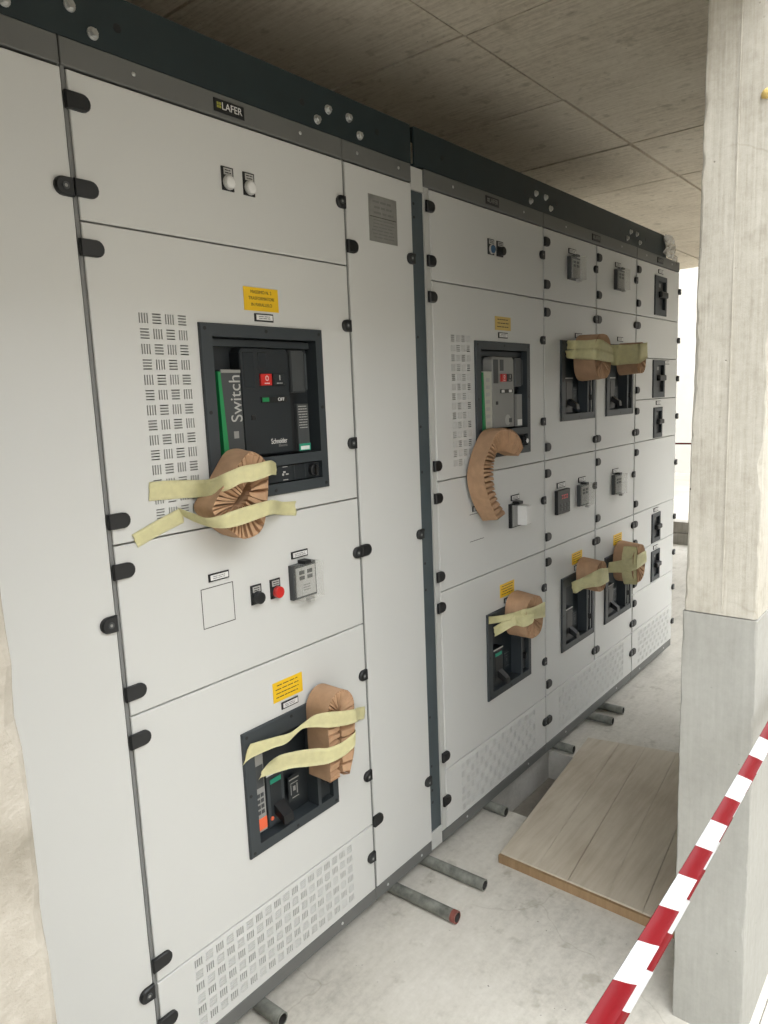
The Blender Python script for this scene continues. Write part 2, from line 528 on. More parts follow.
def loft_column(name, label, sections, mat, levels, amp, chip, seed, cat='column', parent=None):
    """vertical concrete pier; sections = corner list (x, y) at z0 and z1; uneven chipped corners"""
    (z0, ca), (z1, cb_) = sections
    n = len(ca)
    mb = MB(); v = []; f = []
    per = 6
    for L in range(levels + 1):
        t = L / levels; z = z0 + (z1 - z0) * t
        cs = [Vector((ca[i][0] * (1 - t) + cb_[i][0] * t, ca[i][1] * (1 - t) + cb_[i][1] * t, z)) for i in range(n)]
        ctr = sum(cs, Vector()) / n
        for i in range(n):
            p, q = cs[i], cs[(i + 1) % n]; o_ = cs[i - 1]
            # chamfered corner: two points either side of the corner
            ch = chip * (.35 + max(0, noise.noise(Vector((seed, i * 7.1, z * 9)))) * 1.6 + max(0, noise.noise(Vector((seed + 5, i * 3.1, z * 31)))) * .9)
            e1 = (o_ - p).normalized(); e2 = (q - p).normalized()
            v.append(p + e1 * ch); v.append(p + (e1 + e2) * ch * .35); v.append(p + e2 * ch)
            for s in range(1, per):
                u = s / per
                w = p.lerp(q, u)
                nn = Vector((e2.y, -e2.x, 0))
                w = w + nn * amp * noise.noise(Vector((w.x * 6 + seed, w.y * 6, z * 5)))
                v.append(w)
    m = n * (per + 2)
    for L in range(levels):
        for k in range(m):
            l = (k + 1) % m
            f.append((L * m + k, L * m + l, (L + 1) * m + l, (L + 1) * m + k))
    mb.raw(v, f)
    mb.face([v[k] for k in range(m)][::-1]); mb.face([v[levels * m + k] for k in range(m)])
    if parent:
        return obj(name, mb, mat, parent)
    return struct(name, mb, mat, label, cat)

XW = 3.48          # far end of the front wall, its unseen length set for the light inside
LIN = 2.15         # underside of the lintel added to shade the cabinet tops
col_root = thing('wall_front', 'concrete wall end with a pour seam at hip height, right of the cabinets', 'wall', (1.523, -.84, 0))
col_root['kind'] = 'structure'
loft_column('lower_lift', None, [(0.0, [(1.521, -.914), (XW, -.914), (XW, -.768), (1.521, -.768)]), (.968, [(1.523, -.912), (XW, -.912), (XW, -.768), (1.523, -.768)])], 'column_low', 60, .002, .005, 2, parent=col_root)
loft_column('upper_lift', None, [(.970, [(1.525, -.910), (XW, -.910), (XW, -.771), (1.525, -.771)]), (CEIL + .0, [(1.523, -.915), (XW, -.915), (XW, -.790), (1.523, -.790)])], 'column', 110, .003, .008, 9, parent=col_root)
struct('wall_added_lintel', MB().box(.05, 1.60, -.905, -.775, LIN, CEIL + .004), 'column', 'unseen concrete lintel added over the near opening to shade the cabinet tops', 'lintel')  # added above the view so less sky reaches the upper doors
struct('wall_added_lintel', MB().box(XW - .05, 6.55, -.905, -.775, 2.00, CEIL + .004), 'column', 'unseen concrete lintel added over the far side opening to dim the end cabinet', 'lintel')  # added unseen to darken the top of the end cabinet
sm = MB().raw([(1.5225, -.8455, .975), (1.5225, -.8437, .975), (1.5215, -.8465, CEIL), (1.5215, -.8447, CEIL), (1.53, -.8455, .975), (1.53, -.8437, .975), (1.53, -.8465, CEIL), (1.53, -.8447, CEIL)], [(0, 1, 3, 2), (0, 2, 6, 4), (1, 5, 7, 3)])
obj('board_seam', sm, 'column', col_root)
# lump of foam stuck to the column
fm = MB()
fm.dome(0, 0, .012, 0, .012, 9, 3)
fv = [(1.523 + p[1] * 1.2, -.893 + p[0] * (1 + .4 * noise.noise(Vector(p) * 90)), 1.945 + p[2] * .75) for p in fm.v]
fm.v = fv
obj('foam_lump', fm, 'foam', col_root, 'small lump of yellow foam stuck to the concrete')
loft_column('wall_pier', 'rough crumbling concrete wall edge at the lower left', [(0, [(-1.2, -.91), (.126, -.91), (.126, -.77), (-1.2, -.77)]), (CEIL, [(-1.2, -.91), (.126, -.91), (.126, -.77), (-1.2, -.77)])], 'pier', 190, .004, .009, 21, cat='wall')
loft_column('concrete_column', 'far concrete column carrying the end of the slab', [(0, [(6.5, -.93), (6.75, -.93), (6.75, -.68), (6.5, -.68)]), (CEIL, [(6.5, -.93), (6.75, -.93), (6.75, -.68), (6.5, -.68)])], 'column', 30, .003, .006, 33)

gr = MB().box(-30, 45, -40, 40, -.60, -.12)
struct('ground', gr, 'ground', 'pale open yard around the concrete slab', 'ground')
struct('floor_apron', MB().box(-3, 7.4, -2.4, -.932, -.12, -.004), 'apron', 'grey concrete apron outside the opening', 'floor')
sw = MB().box(13.5, 13.8, -12, 18, -.12, 4.6)
sw.box(13.42, 13.88, -12, 18, 4.6, 4.7)
struct('wall_far', sw, 'plaster', 'bright white boundary wall beyond the end of the slab', 'wall')

# unseen wall added behind the camera: it keeps the low sky off the cabinet fronts
ob = MB().box(-9, 24, -7.2, -7.0, -.12, 5.4)
ob.box(-9.1, 24.1, -7.25, -6.95, 5.4, 5.5)
struct('wall_sky_block', ob, 'wall', 'unseen grey wall added behind the camera to block the low sky', 'wall')

# ------------------------------------------------------------------ cabinet helpers
ZT, ZS, ZP, ZB = 2.003, 2.051, .073, .034
Z1, Z2, Z3, Z4 = 1.759, 1.1845, .8485, .2705
DEPTH = .62

def tab_poly(length, h, right=True, n=9):
    r = h / 2
    pts = []
    for k in range(n):
        a = -PI / 2 + PI * k / (n - 1)
        pts.append((length - r * .95 + r * .95 * math.cos(a), r * math.sin(a)))
    pts = [(0, -r)] + pts + [(0, r)]
    if not right:
        pts = [(-x, z) for x, z in reversed(pts)]
    return pts

hinge_long = MB().prism(tab_poly(.045, .029), -.0075, -.0002, .002).mesh('hinge', M['black'])
hinge_short = MB().prism(tab_poly(.038, .031), -.009, -.0002, .003).mesh('hinge', M['black'])
lock_mesh = MB().prism(tab_poly(.034, .031, False), -.0085, -.0002, .003).mesh('lock_tab', M['black'])
lock_small = MB().prism(tab_poly(.030, .029, False), -.009, -.0002, .003).mesh('lock_tab', M['black'])
sk = MB()
sk.disc(-.016, 0, .0064, -.0098, -.0080, 12, .0004)
socket_mesh = sk.mesh('lock_socket', M['darkgrey'])
sk = MB(); sk.disc(-.016, 0, .0030, -.0103, -.009, 8, .0002)
pin_mesh = sk.mesh('lock_pin', M['midgrey'])
screw_mesh = MB().dome(0, 0, .0042, 0, .0022, 10, 3).mesh('screw', M['zinc'])
bolt_b = MB()
bolt_b.disc(0, 0, .0105, -.0025, 0, 14, .0006)
bolt_b.prism([(.0075 * math.cos(PI / 3 * k), .0075 * math.sin(PI / 3 * k)) for k in range(6)], -.009, -.0025, .0012)
bolt_mesh = bolt_b.mesh('bolt', M['zinc'])
hole_mesh = MB().disc(0, 0, .008, -.0006, 0, 12, .0002).mesh('bolt_hole', M['black'])
hole_small = MB().disc(0, 0, .0042, -.0006, 0, 10, .0002).mesh('fixing_hole', M['black'])

def lock(root, x, z, small=False):
    l = place('lock_tab', lock_small if small else lock_mesh, root, (x, 0, z))
    s = bpy.data.objects.new('lock_socket', socket_mesh); COL.objects.link(s); s.parent = l
    p = bpy.data.objects.new('lock_pin', pin_mesh); COL.objects.link(p); p.parent = l
    return l

def hinge(root, x, z, short=False):
    return place('hinge', hinge_short if short else hinge_long, root, (x, 0, z))

def slits(x0, z0, cols, rows, parity, pitch=.0286, size=.019, t=.0023):
    """louvre blocks of four slits, alternately upright and level; z0 = top"""
    hs = []
    for c in range(cols):
        for r in range(rows):
            bx = x0 + c * pitch; bz = z0 - r * pitch - size
            step = (size - t) / 3
            for k in range(4):
                if (c + r + parity) % 2 == 0:
                    hs.append((bx + k * step, bx + k * step + t, bz, bz + size))
                else:
                    hs.append((bx, bx + size, bz + k * step, bz + k * step + t))
    return hs

def door(root, x0, x1, z0, z1, holes=(), grille=None, gl=.012, gr_=.002, name='door', gz=.0016):
    hs = [tuple(h) for h in holes]
    if grille:
        gx, gz_, cols, rows, par = grille
        P, S = .0286, .019
        gr_rect = (gx - .004, gx + (cols - 1) * P + S + .004, gz_ - (rows - 1) * P - S - .004, gz_ + .004)
        hs.append(gr_rect)
    mb = MB().holed(x0 + gl, x1 - gr_, z0 + gz, z1 - gz, 0.0, .018, hs, .002)
    d = obj(name, mb, 'door', root)
    if grille:
        g = MB().holed(gr_rect[0], gr_rect[1], gr_rect[2], gr_rect[3], 0.0, 0.0, slits(gx, gz_, cols, rows, par), .0022, c=0.0)
        obj('ventilation_grille', g, 'door', d)
    return d

def cubicle(label, x0, x1, left=.012, right=.004, frame_mat='frame'):
    root = thing('switchboard_cubicle', label, 'electrical cabinet', (x0, .0, ZB), 'switchboard cubicles standing in one row')
    b = MB()
    b.box(x0 + .0015, x0 + left, .004, DEPTH, ZP, ZT + .003)
    b.box(x1 - right, x1 - .0005, .004, DEPTH, ZP, ZT + .003)
    b.box(x0 + .0015, x1 - .0005, DEPTH - .02, DEPTH, ZP, ZS - .004)
    b.box(x0 + .0015, x1 - .0005, .022, DEPTH, ZS - .012, ZS - .002)
    b.box(x0 + .0015, x1 - .0005, .022, DEPTH, ZP, ZP + .012)
    obj('body', b, frame_mat, root)
    s = MB().cbox(x0 + .001, x1 - .001, -.001, .022, ZT + .0025, ZS, .0015)
    st = obj('cover_strip', s, 'strip', root)
    p = MB().cbox(x0 + .001, x1 - .001, .002, .030, ZB, ZP - .0015, .0015)
    p.box(x0 + .001, x1 - .001, DEPTH - .03, DEPTH, ZB, ZP - .0015)
    p.box(x0 + .001, x0 + .03, .030, DEPTH - .03, ZB, ZP - .0015)
    p.box(x1 - .03, x1 - .001, .030, DEPTH - .03, ZB, ZP - .0015)
    pl = obj('plinth', p, 'strip', root)
    return root, st, pl

def strip_screws(st, pl, x0, x1, k=2):
    for i in range(k):
        x = x0 + (x1 - x0) * (i + .5) / k if k != 2 else (x0 + (x1 - x0) * (.2 if i == 0 else .8))
        place('screw', screw_mesh, st, (x, -.001, 2.030))
        place('screw', screw_mesh, pl, (x, .002, .053))

def logo_plate(root, x0, full=True):
    n = MB().cbox(x0, x0 + .077, -.0035, -.001, 2.015, 2.040, .0008)
    n = obj('maker_plate', n, 'black', root)
    icon = MB()
    for i in range(2):
        for j in range(2):
            icon.box(x0 + .006 + i * .006, x0 + .0108 + i * .006, -.0040, -.0036, 2.0225 + j * .006, 2.0273 + j * .006)
    obj('maker_emblem', icon, 'olive' if full else 'greyink', n)
    text('LAFER', x0 + .0195, 2.0215, .051, .0135, -.0037, 'white' if full else 'greyink', n)
    return n

def name_plate(root, x0, z0, w=.053, h=.017, parent_y=0.0, seed=1, lines=2):
    n = obj('name_plate', MB().cbox(x0, x0 + w, -.003, -.0002, z0, z0 + h, .0006), 'black', root)
    f = obj('white_face', MB().box(x0 + .004, x0 + w - .003, -.0036, -.0029, z0 + .003, z0 + h - .003), 'white', n)
    bars(x0 + .009, x0 + w - .008, z0 + .0045, z0 + h - .0045, lines, -.0036, 'greyink', n, .45, seed=seed, words=3)
    return n

def warn_label(root, x0, z0, w, h, lines, mat='yellow', seed=3):
    n = obj('warning_label', MB().box(x0, x0 + w, -.0012, -.0001, z0, z0 + h), mat, root)
    if isinstance(lines, int):
        bars(x0 + w * .08, x0 + w * .92, z0 + h * .12, z0 + h * .92, lines, -.0012, 'ink', n, .22, seed=seed, words=5)
    else:
        k = len(lines)
        for i, t in enumerate(lines):
            ww = w * (.74 if i == 1 else .60)
            text(t, x0 + w * .5 - ww / 2, z0 + h * (.74 - .27 * i), ww, h * .14, -.0012, 'ink', n)
    return n

def pilot(root, x0, z0, cap, kind='lamp', w=.030, h=.046):
    b = obj('push_button' if kind != 'lamp' else 'pilot_lamp', MB().cbox(x0, x0 + w, -.004, -.0002, z0, z0 + h, .001), 'black', root)
    lg = obj('legend_plate', MB().box(x0 + .004, x0 + w - .004, -.0047, -.0038, z0 + h - .016, z0 + h - .003), 'ltgrey', b)
    bars(x0 + .006, x0 + w - .006, z0 + h - .0145, z0 + h - .0045, 2, -.0047, 'ink', b, .4, seed=int(x0 * 1000), words=2)
    cx, cz = x0 + w * .5, z0 + .0155
    r = MB().disc(cx, cz, .0145, -.009, -.0035, 18, .0015)
    obj('collar', r, 'ltgrey' if kind == 'lamp' else 'black', b)
    c = MB()
    if kind == 'lamp':
        c.disc(cx, cz, .0122, -.013, -.0085, 18, .001); c.dome(cx, cz, .0112, -.013, .0025, 16, 4)
    else:
        c.disc(cx, cz, .0135, -.019, -.0085, 18, .0015)
    obj('cap', c, cap, b)
    return b

def meter(root, x0, z0, w=.078, h=.083, big=True, swing=.045):
    """small protection relay with a hinged clear cover"""
    b = obj('metering_relay', MB().cbox(x0, x0 + w, -.014, -.0002, z0, z0 + h, .002), 'darkgrey', root)
    f = obj('relay_face', MB().cbox(x0 + .009, x0 + w - .006, -.0165, -.0135, z0 + .006, z0 + h - .008, .001), 'ltgrey' if big else 'midgrey', b)
    k = MB()
    fx, fw = x0 + .012, w - .022
    for i in range(2):
        for j in range(2):
            k.cbox(fx + fw * (.12 + .46 * i), fx + fw * (.40 + .46 * i), -.0185, -.0163, z0 + h * (.55 + .0 * j) + j * .013, z0 + h * .55 + j * .013 + .009, .0006)
    obj('relay_keys', k, 'darkgrey', b)
    bars(fx + fw * .3, fx + fw * .75, z0 + h * .2, z0 + h * .42, 3, -.0165, 'greyink', b, .5, seed=int(x0 * 1000), words=3)
    c = MB()
    yf = -.040
    # clear hinged cover: five thin walls
    t = .0014
    cx0, cx1, cz0, cz1 = x0 + .004, x0 + w - .002, z0 + .001, z0 + h + .002
    c.box(cx0, cx1, yf, yf + t, cz0, cz1)
    c.box(cx0, cx0 + t, yf + t, -.0145, cz0, cz1); c.box(cx1 - t, cx1, yf + t, -.0145, cz0, cz1)
    c.box(cx0 + t, cx1 - t, yf + t, -.0145, cz0, cz0 + t); c.box(cx0 + t, cx1 - t, yf + t, -.0145, cz1 - t, cz1)
    obj('clear_cover', c, 'clear', b)
    l = MB()
    l.cbox(x0 + w * .38, x0 + w * .66, -.026, -.002, z0 + h, z0 + h + .008, .001)
    obj('cover_hinge', l, 'black', b)
    l = MB(); l.cbox(x0 + w * .44, x0 + w * .62, -.034, -.018, z0 - .008, z0 + .001, .001)
    obj('cover_latch', l, 'ltgrey', b)
    return b

# ------------------------------------------------------------------ breakers
def bezel_screws(root, x0, x1, z0, z1, y, zmid):
    for sx, sz in ((x0 + .012, z1 - .011), (x1 - .012, z1 - .011), ((x0 + x1) / 2, z1 - .011), (x0 + .012, z0 + .011), (x1 - .012, z0 + .011),
                   ((x0 + x1) / 2, z0 + .011), (x0 + .012, zmid), (x1 - .012, zmid)):
        place('bezel_screw', hole_small, root, (sx, y, sz))

def air_breaker(label, x0, dark):
    """draw-out air circuit breaker in a charcoal door frame; x0 = left edge of the frame"""
    w, z0, z1 = .351, 1.228, 1.600
    x1 = x0 + w
    root = thing('circuit_breaker', label, 'circuit breaker', (x0 + w / 2, 0, z0), 'large framed air circuit breakers')
    Y = -.007
    mb = MB().holed(x0, x1, z0, z1, Y, .0, [(x0 + .029, x1 - .024, 1.316, 1.574), (x0 + .060, x1 - .024, 1.253, 1.294)], .05, .002)
    obj('bezel', mb, 'bezel', root)
    bezel_screws(root, x0, x1, z0, z1, Y, 1.42)
    obj('back_plate', MB().box(x0 + .028, x1 - .023, .030, .050, 1.252, 1.575), 'inner', root)
    lip = MB()
    lip.box(x0 + .034, x1 - .029, .012, .030, 1.556, 1.570)
    obj('top_rail', lip, 'bezel', root)
    X = lambda d: x0 + d        # offsets measured from the frame edge
    body = MB()
    body.prism([(X(.099), 1.322), (X(.238), 1.322), (X(.240), 1.545), (X(.232), 1.553), (X(.107), 1.553), (X(.099), 1.543)], -.004, .03, .003)
    cov = obj('front_cover', body, 'inner' if dark else 'midgrey', root)
    pane = MB().cbox(X(.106), X(.136), -.0055, -.003, 1.468, 1.544, .001)
    pane.cbox(X(.149), X(.171), -.0055, -.003, 1.508, 1.544, .001)
    obj('cover_window', pane, 'pane' if dark else 'darkgrey', cov)
    off = obj('off_button', MB().cbox(X(.150), X(.182), -.010, -.004, 1.473, 1.498, .0012), 'red', root)
    text('O', X(.162), 1.483, .009, .011, -.0102, 'white', off)
    bars(X(.157), X(.176), 1.4755, 1.4795, 1, -.0102, 'white', off, .5, seed=2, words=2)
    on = obj('on_button', MB().cbox(X(.186), X(.219), -.010, -.004, 1.473, 1.498, .0012), 'inner' if dark else 'black', root)
    text('I', X(.203), 1.484, .0025, .011, -.0102, 'ltgrey', on)
    bars(X(.194), X(.212), 1.4755, 1.4795, 1, -.0102, 'ltgrey', on, .5, seed=4, words=2)
    ind = obj('state_indicator', MB().cbox(X(.150), X(.226), -.007, -.004, 1.436, 1.448, .0006), 'black', root)
    obj('green_flag', MB().box(X(.152), X(.171), -.0076, -.0068, 1.4375, 1.4465), 'green' if dark else 'white', ind)
    if dark:
        text('OFF', X(.198), 1.4385, .019, .0072, -.0072, 'white', ind)
    else:
        obj('white_flag', MB().box(X(.200), X(.219), -.0076, -.0068, 1.4375, 1.4465), 'white', ind)
    obj('keyhole', MB().cbox(X(.120), X(.133), -.0055, -.003, 1.399, 1.410, .001), 'black', cov)
    if dark:
        text('Schneider', X(.173), 1.3440, .048, .0115, -.0040, 'white', cov, name='maker_lettering')
        text('Electric', X(.195), 1.3365, .026, .0055, -.0040, 'greyink', cov, name='maker_lettering')
    else:
        cr = MB().disc(X(.195), 1.347, .018, -.0048, -.003, 20, .0005)
        obj('round_emblem', cr, 'ltgrey', cov)
        obj('emblem_mark', MB().cbox(X(.203), X(.221), -.0056, -.0045, 1.338, 1.352, .0005), 'darkgrey', cov)
    h = MB()
    h.prism([(X(.243), 1.456), (X(.285), 1.456), (X(.291), 1.470), (X(.291), 1.540), (X(.283), 1.551), (X(.243), 1.551)], -.008, .03, .004)
    hd = obj('charging_handle', h, 'darkgrey', root)
    obj('handle_lip', MB().cbox(X(.283), X(.290), -.0105, -.0075, 1.462, 1.543, .001), 'bezel', hd)
    ch = MB().box(X(.243), X(.256), .004, .03, 1.322, 1.455)
    obj('side_channel', ch, 'black', root)
    rp = obj('rating_plate', MB().cbox(X(.257), X(.293), -.005, .03, 1.322, 1.430, .001), 'darkgrey' if dark else 'midgrey', root)
    if dark:
        bars(X(.260), X(.290), 1.372, 1.427, 9, -.005, 'ltgrey', rp, .3, seed=8, words=4)
        obj('green_band', MB().box(X(.257), X(.293), -.0062, -.005, 1.322, 1.338), 'teal_green', rp)
        obj('white_band', MB().box(X(.261), X(.289), -.0066, -.0060, 1.324, 1.3325), 'white', rp)
    else:
        obj('white_band', MB().box(X(.260), X(.290), -.0062, -.005, 1.325, 1.345), 'white', rp)
    sp = obj('control_unit', MB().cbox(X(.044), X(.098), -.003, .03, 1.318, 1.506, .001), 'darkgrey' if dark else 'beige', root)
    obj('green_edge', MB().prism([(X(.040), 1.318), (X(.054), 1.318), (X(.044), 1.503), (X(.037), 1.503)], -.0055, .01, .001), 'green', sp)
    if dark:
        text('Switch', X(.066), 1.398, .030, .097, -.003, 'ltgrey', sp, up=True)
        obj('square_mark', MB().box(X(.070), X(.083), -.0036, -.003, 1.363, 1.378), 'midgrey', sp)
        obj('unit_header', MB().cbox(X(.046), X(.098), -.005, -.003, 1.500, 1.507, .0008), 'midgrey', sp)
        obj('blue_lamp', MB().disc(X(.050), 1.528, .0045, .027, .031, 12, .0008), M['bluelens'], root)
    else:
        k = MB()
        for i in range(7):
            k.cbox(X(.062), X(.084), -.0044, -.003, 1.335 + i * .023, 1.347 + i * .023, .0005)
        obj('unit_keys', k, 'ltgrey', sp)
    ls = obj('lock_strip', MB().cbox(X(.062), X(.324), .0, .03, 1.255, 1.292, .001), 'inner', root)
    st = MB().box(X(.275), X(.277), -.001, .0005, 1.256, 1.291); st.box(X(.240), X(.242), -.001, .0005, 1.256, 1.291)
    obj('strip_divider', st, 'bezel', ls)
    mk = MB()
    mk.box(X(.206), X(.213), -.0006, .0001, 1.275, 1.279); mk.box(X(.203), X(.208), -.0006, .0001, 1.269, 1.274)
    mk.box(X(.214), X(.222), -.0006, .0001, 1.270, 1.273); mk.box(X(.205), X(.220), -.0006, .0001, 1.258, 1.260); mk.box(X(.205), X(.220), -.0006, .0001, 1.288, 1.2895)
    obj('white_symbol', mk, 'ltgrey', ls)
    kn = MB().disc(X(.300), 1.274, .014, -.012, .0005, 18, .002)
    kn.cbox(X(.297), X(.303), -.018, -.011, 1.262, 1.286, .001)
    obj('key_lock', kn, 'black', ls)
    if not dark:
        obj('lock_ring', MB().disc(X(.305), 1.270, .008, -.0195, -.017, 14, .001), 'white', ls)
    return root

def moulded_breaker(label, x0, z0, w=.300, h=.304, near=True, red=False):
    """moulded-case breaker in a recessed charcoal frame"""
    x1, z1 = x0 + w, z0 + h
    root = thing('circuit_breaker', label, 'circuit breaker', (x0 + w / 2, 0, z0), 'moulded-case breakers in recessed frames')
    Y = -.007
    dp = .030 if near else .034
    X = lambda d: x0 + d * w / .298
    Z = lambda d: z0 + d * h / .304
    ox1 = X(.222)
    holes = [(X(.030), ox1, Z(.026), Z(.262)), (X(.233), X(.277), Z(.026), Z(.262))]
    obj('bezel', MB().holed(x0, x1, z0, z1, Y, .0, holes, dp + .012, .002), 'bezel', root)
    bezel_screws(root, x0, x1, z0, z1, Y, z0 + h * .5)
    obj('back_plate', MB().box(X(.029), X(.278), dp, dp + .015, Z(.025), Z(.263)), 'inner' if near else 'deep', root)
    # trip unit with its print and coloured foot
    yt = dp - .022 if near else dp - .032
    tu = obj('trip_unit', MB().cbox(X(.036) if near else X(.031), X(.066) if near else X(.043), yt, dp, Z(.040), Z(.232), .001), 'midgrey' if near else 'deep', root)
    if near:
        obj('trip_display', MB().box(X(.039), X(.063), yt - .0008, yt, Z(.150), Z(.205)), 'darkgrey', tu)
        kk = MB()
        for i in range(2):
            for j in range(4):
                kk.cbox(X(.041 + .011 * i), X(.049 + .011 * i), yt - .0015, yt, Z(.085 + .014 * j), Z(.094 + .014 * j), .0004)
        obj('trip_keys', kk, 'darkgrey', tu)
    obj('foot_label', MB().box(X(.037) if near else X(.032), X(.065) if near else X(.042), yt - .0012, yt, Z(.046), Z(.074) if near else Z(.060)), 'orange' if near else ('red' if red else 'darkgrey'), tu)
    # breaker body
    yb = dp - .014
    ybf = yb if near else .004
    ba, bb = (.078, .132) if near else (.050, .112)
    bd = obj('breaker_body', MB().cbox(X(ba), X(bb), ybf, dp, Z(.030), Z(.165), .0015), 'bezel' if near else 'inner', root)
    obj('body_recess', MB().box(X(ba + .010), X(bb - .010), ybf - .0009, ybf, Z(.050), Z(.150)), 'inner' if near else 'black', bd)
    obj('white_edge', MB().box(X(ba), X(bb), ybf - .0012, ybf - .0001, Z(.1605), Z(.165)), 'white' if near else 'ltgrey', bd)
    if near or red:
        obj('green_label', MB().box(X(ba + .010), X(bb - .010), ybf - .0016, ybf - .0006, Z(.138), Z(.150)), 'teal_green', bd)
    lev = MB()
    yl = ybf
    la, lb = (.096, .128) if near else (.078, .104)
    v = [(X(la), yl, Z(.085)), (X(lb), yl, Z(.085)), (X(lb), yl, Z(.060)), (X(la), yl, Z(.060)),
         (X(la + .002), yl - .032, Z(.062)), (X(lb - .002), yl - .032, Z(.062)), (X(lb), yl - .034, Z(.042)), (X(la + .001), yl - .034, Z(.042))]
    lev.raw(v, [(0, 3, 2, 1), (4, 5, 6, 7), (0, 1, 5, 4), (1, 2, 6, 5), (2, 3, 7, 6), (3, 0, 4, 7)])
    obj('toggle_lever', lev, 'black', root)
    if near:
        obj('orange_lamp', MB().disc(X(.088), Z(.052), .005, yb - .003, yb, 10, .001), 'orange', root)
    st = obj('info_sticker', MB().box(X(.145), X(.183), yb, yb + .001, Z(.062), Z(.128)), 'inner' if near else 'deep', root)
    s2 = MB()
    for (a, b, c, d) in ((.148, .180, .118, .121), (.152, .176, .108, .110), (.152, .154, .080, .106), (.160, .168, .088, .100), (.172, .175, .078, .104), (.156, .178, .070, .072)):
        s2.box(X(a), X(b), yb - .0006, yb, Z(c), Z(d))
    obj('sticker_print', s2, 'midgrey' if near else 'darkgrey', st)
    sl = obj('side_strip', MB().cbox(X(.238), X(.273), dp - .028, dp, Z(.032), Z(.250), .001), 'inner' if near else 'darkgrey', root)
    yk = dp - .028
    kn = MB().disc(X(.256), Z(.085), .012, yk - .010, yk, 16, .0015)
    kn.cbox(X(.253), X(.259), yk - .016, yk - .009, Z(.074), Z(.096), .001)
    obj('key_lock', kn, 'black', sl)
    obj('strip_mark', MB().box(X(.246), X(.266), yk - .0006, yk, Z(.160), Z(.172)), 'midgrey', sl)
    return root

def small_breaker(label, x0, x1, z0, z1):
    root = thing('circuit_breaker', label, 'circuit breaker', ((x0 + x1) / 2, 0, z0), 'small toggle breakers in the end cubicle')
    w, h = x1 - x0, z1 - z0
    Y = -.006
    hole = (x0 + w * .27, x1 - w * .13, z0 + h * .15, z1 - h * .13)
    obj('bezel', MB().holed(x0, x1, z0, z1, Y, 0, [hole], .03, .002), 'bezel', root)
    obj('breaker_face', MB().box(hole[0] - .001, hole[1] + .001, .008, .024, hole[2] - .001, hole[3] + .001), 'darkgrey', root)
    obj('toggle_slot', MB().box(hole[0] + w * .1, hole[1] - w * .1, .0068, .009, z0 + h * .28, z1 - h * .30), 'black', root)
    lv = MB()
    lv.cbox(hole[0] + w * .02, hole[1] - w * .02, -.022, .008, z0 + h * .45, z0 + h * .60, .004)
    obj('toggle_lever', lv, 'black', root)
    obj('rating_print', MB().box(hole[0] + w * .12, hole[0] + w * .40, .0072, .0085, z1 - h * .26, z1 - h * .17), 'midgrey', root)
    return root

# ------------------------------------------------------------------ cubicles
XA, C0, C1, C2, C3, C4, C5, C6, C7 = -.02, .681, 1.376, 1.650, 1.7095, 2.415, 2.874, 3.313, 3.902

# A: plain full-height door at the left edge of the picture
rA, stA, plA = cubicle('plain cabinet with one tall blank door, cut off by the left picture edge', XA, C0)
door(rA, XA, C0, ZP, ZT, gl=.012, gr_=.001)
for z in (1.810, 1.040, .264): lock(rA, C0, z)
for z in (1.810, 1.040, .264): hinge(rA, XA + .012, z)
strip_screws(stA, plA, XA, C0)

# B: the nearest cabinet with doors full of equipment
rB, stB, plB = cubicle('nearest cabinet with the dark air breaker, red push button and perforated foot panel', C0, C1, .0085)
acb = (C0 + .265 - .005, 1.245, 1.253, 1.575)
door(rB, C0, C1, Z1, ZT, gl=.0095)
door(rB, C0, C1, Z2, Z1, [(.944, 1.247, 1.251, 1.577)], (.786, 1.611, 4, 14, 0), gl=.0095)
door(rB, C0, C1, Z3, Z2, gl=.0095)
door(rB, C0, C1, Z4, Z3, [(.976, 1.227, .429, .672)], gl=.0095)
door(rB, C0, C1, ZP, Z4, (), (.780, .258, 18, 6, 0), gl=.0095, name='foot_panel')
for z in (1.952, 1.812, 1.714, 1.230, 1.135, .896, .799, .315, .175): hinge(rB, C0 + .001, z)
for z in (1.905, 1.615, 1.326, 1.043, .709, .421, .178): lock(rB, C1 - .0005, z, True)
strip_screws(stB, plB, C0, C1)
logo_plate(rB, .997)
pilot(rB, 1.004, 1.867, 'lens'); pilot(rB, 1.060, 1.867, 'lens')
warn_label(rB, 1.041, 1.632, .098, .049, ['MASSIMO N. 2', 'TRASFORMATORI', 'IN PARALLELO'])
name_plate(rB, 1.067, 1.610, seed=11)
name_plate(rB, .894, 1.069, seed=12)
sq = MB()
for (a, b, c, d) in ((.873, .957, 1.0565, 1.0580), (.873, .957, .972, .9735), (.873, .8745, .9735, 1.0565), (.9555, .957, .9735, 1.0565)):
    sq.box(a, b, -.0005, .0002, c, d)
obj('blank_cutout', sq, 'ink', rB)
pilot(rB, 1.003, .992, 'black', 'button', h=.044); pilot(rB, 1.060, .992, 'red', 'button', h=.045)
name_plate(rB, 1.131, 1.071, seed=13)
meter(rB, 1.120, .975)
warn_label(rB, 1.048, .744, .094, .048, 4, seed=5)
name_plate(rB, 1.071, .721, seed=14)

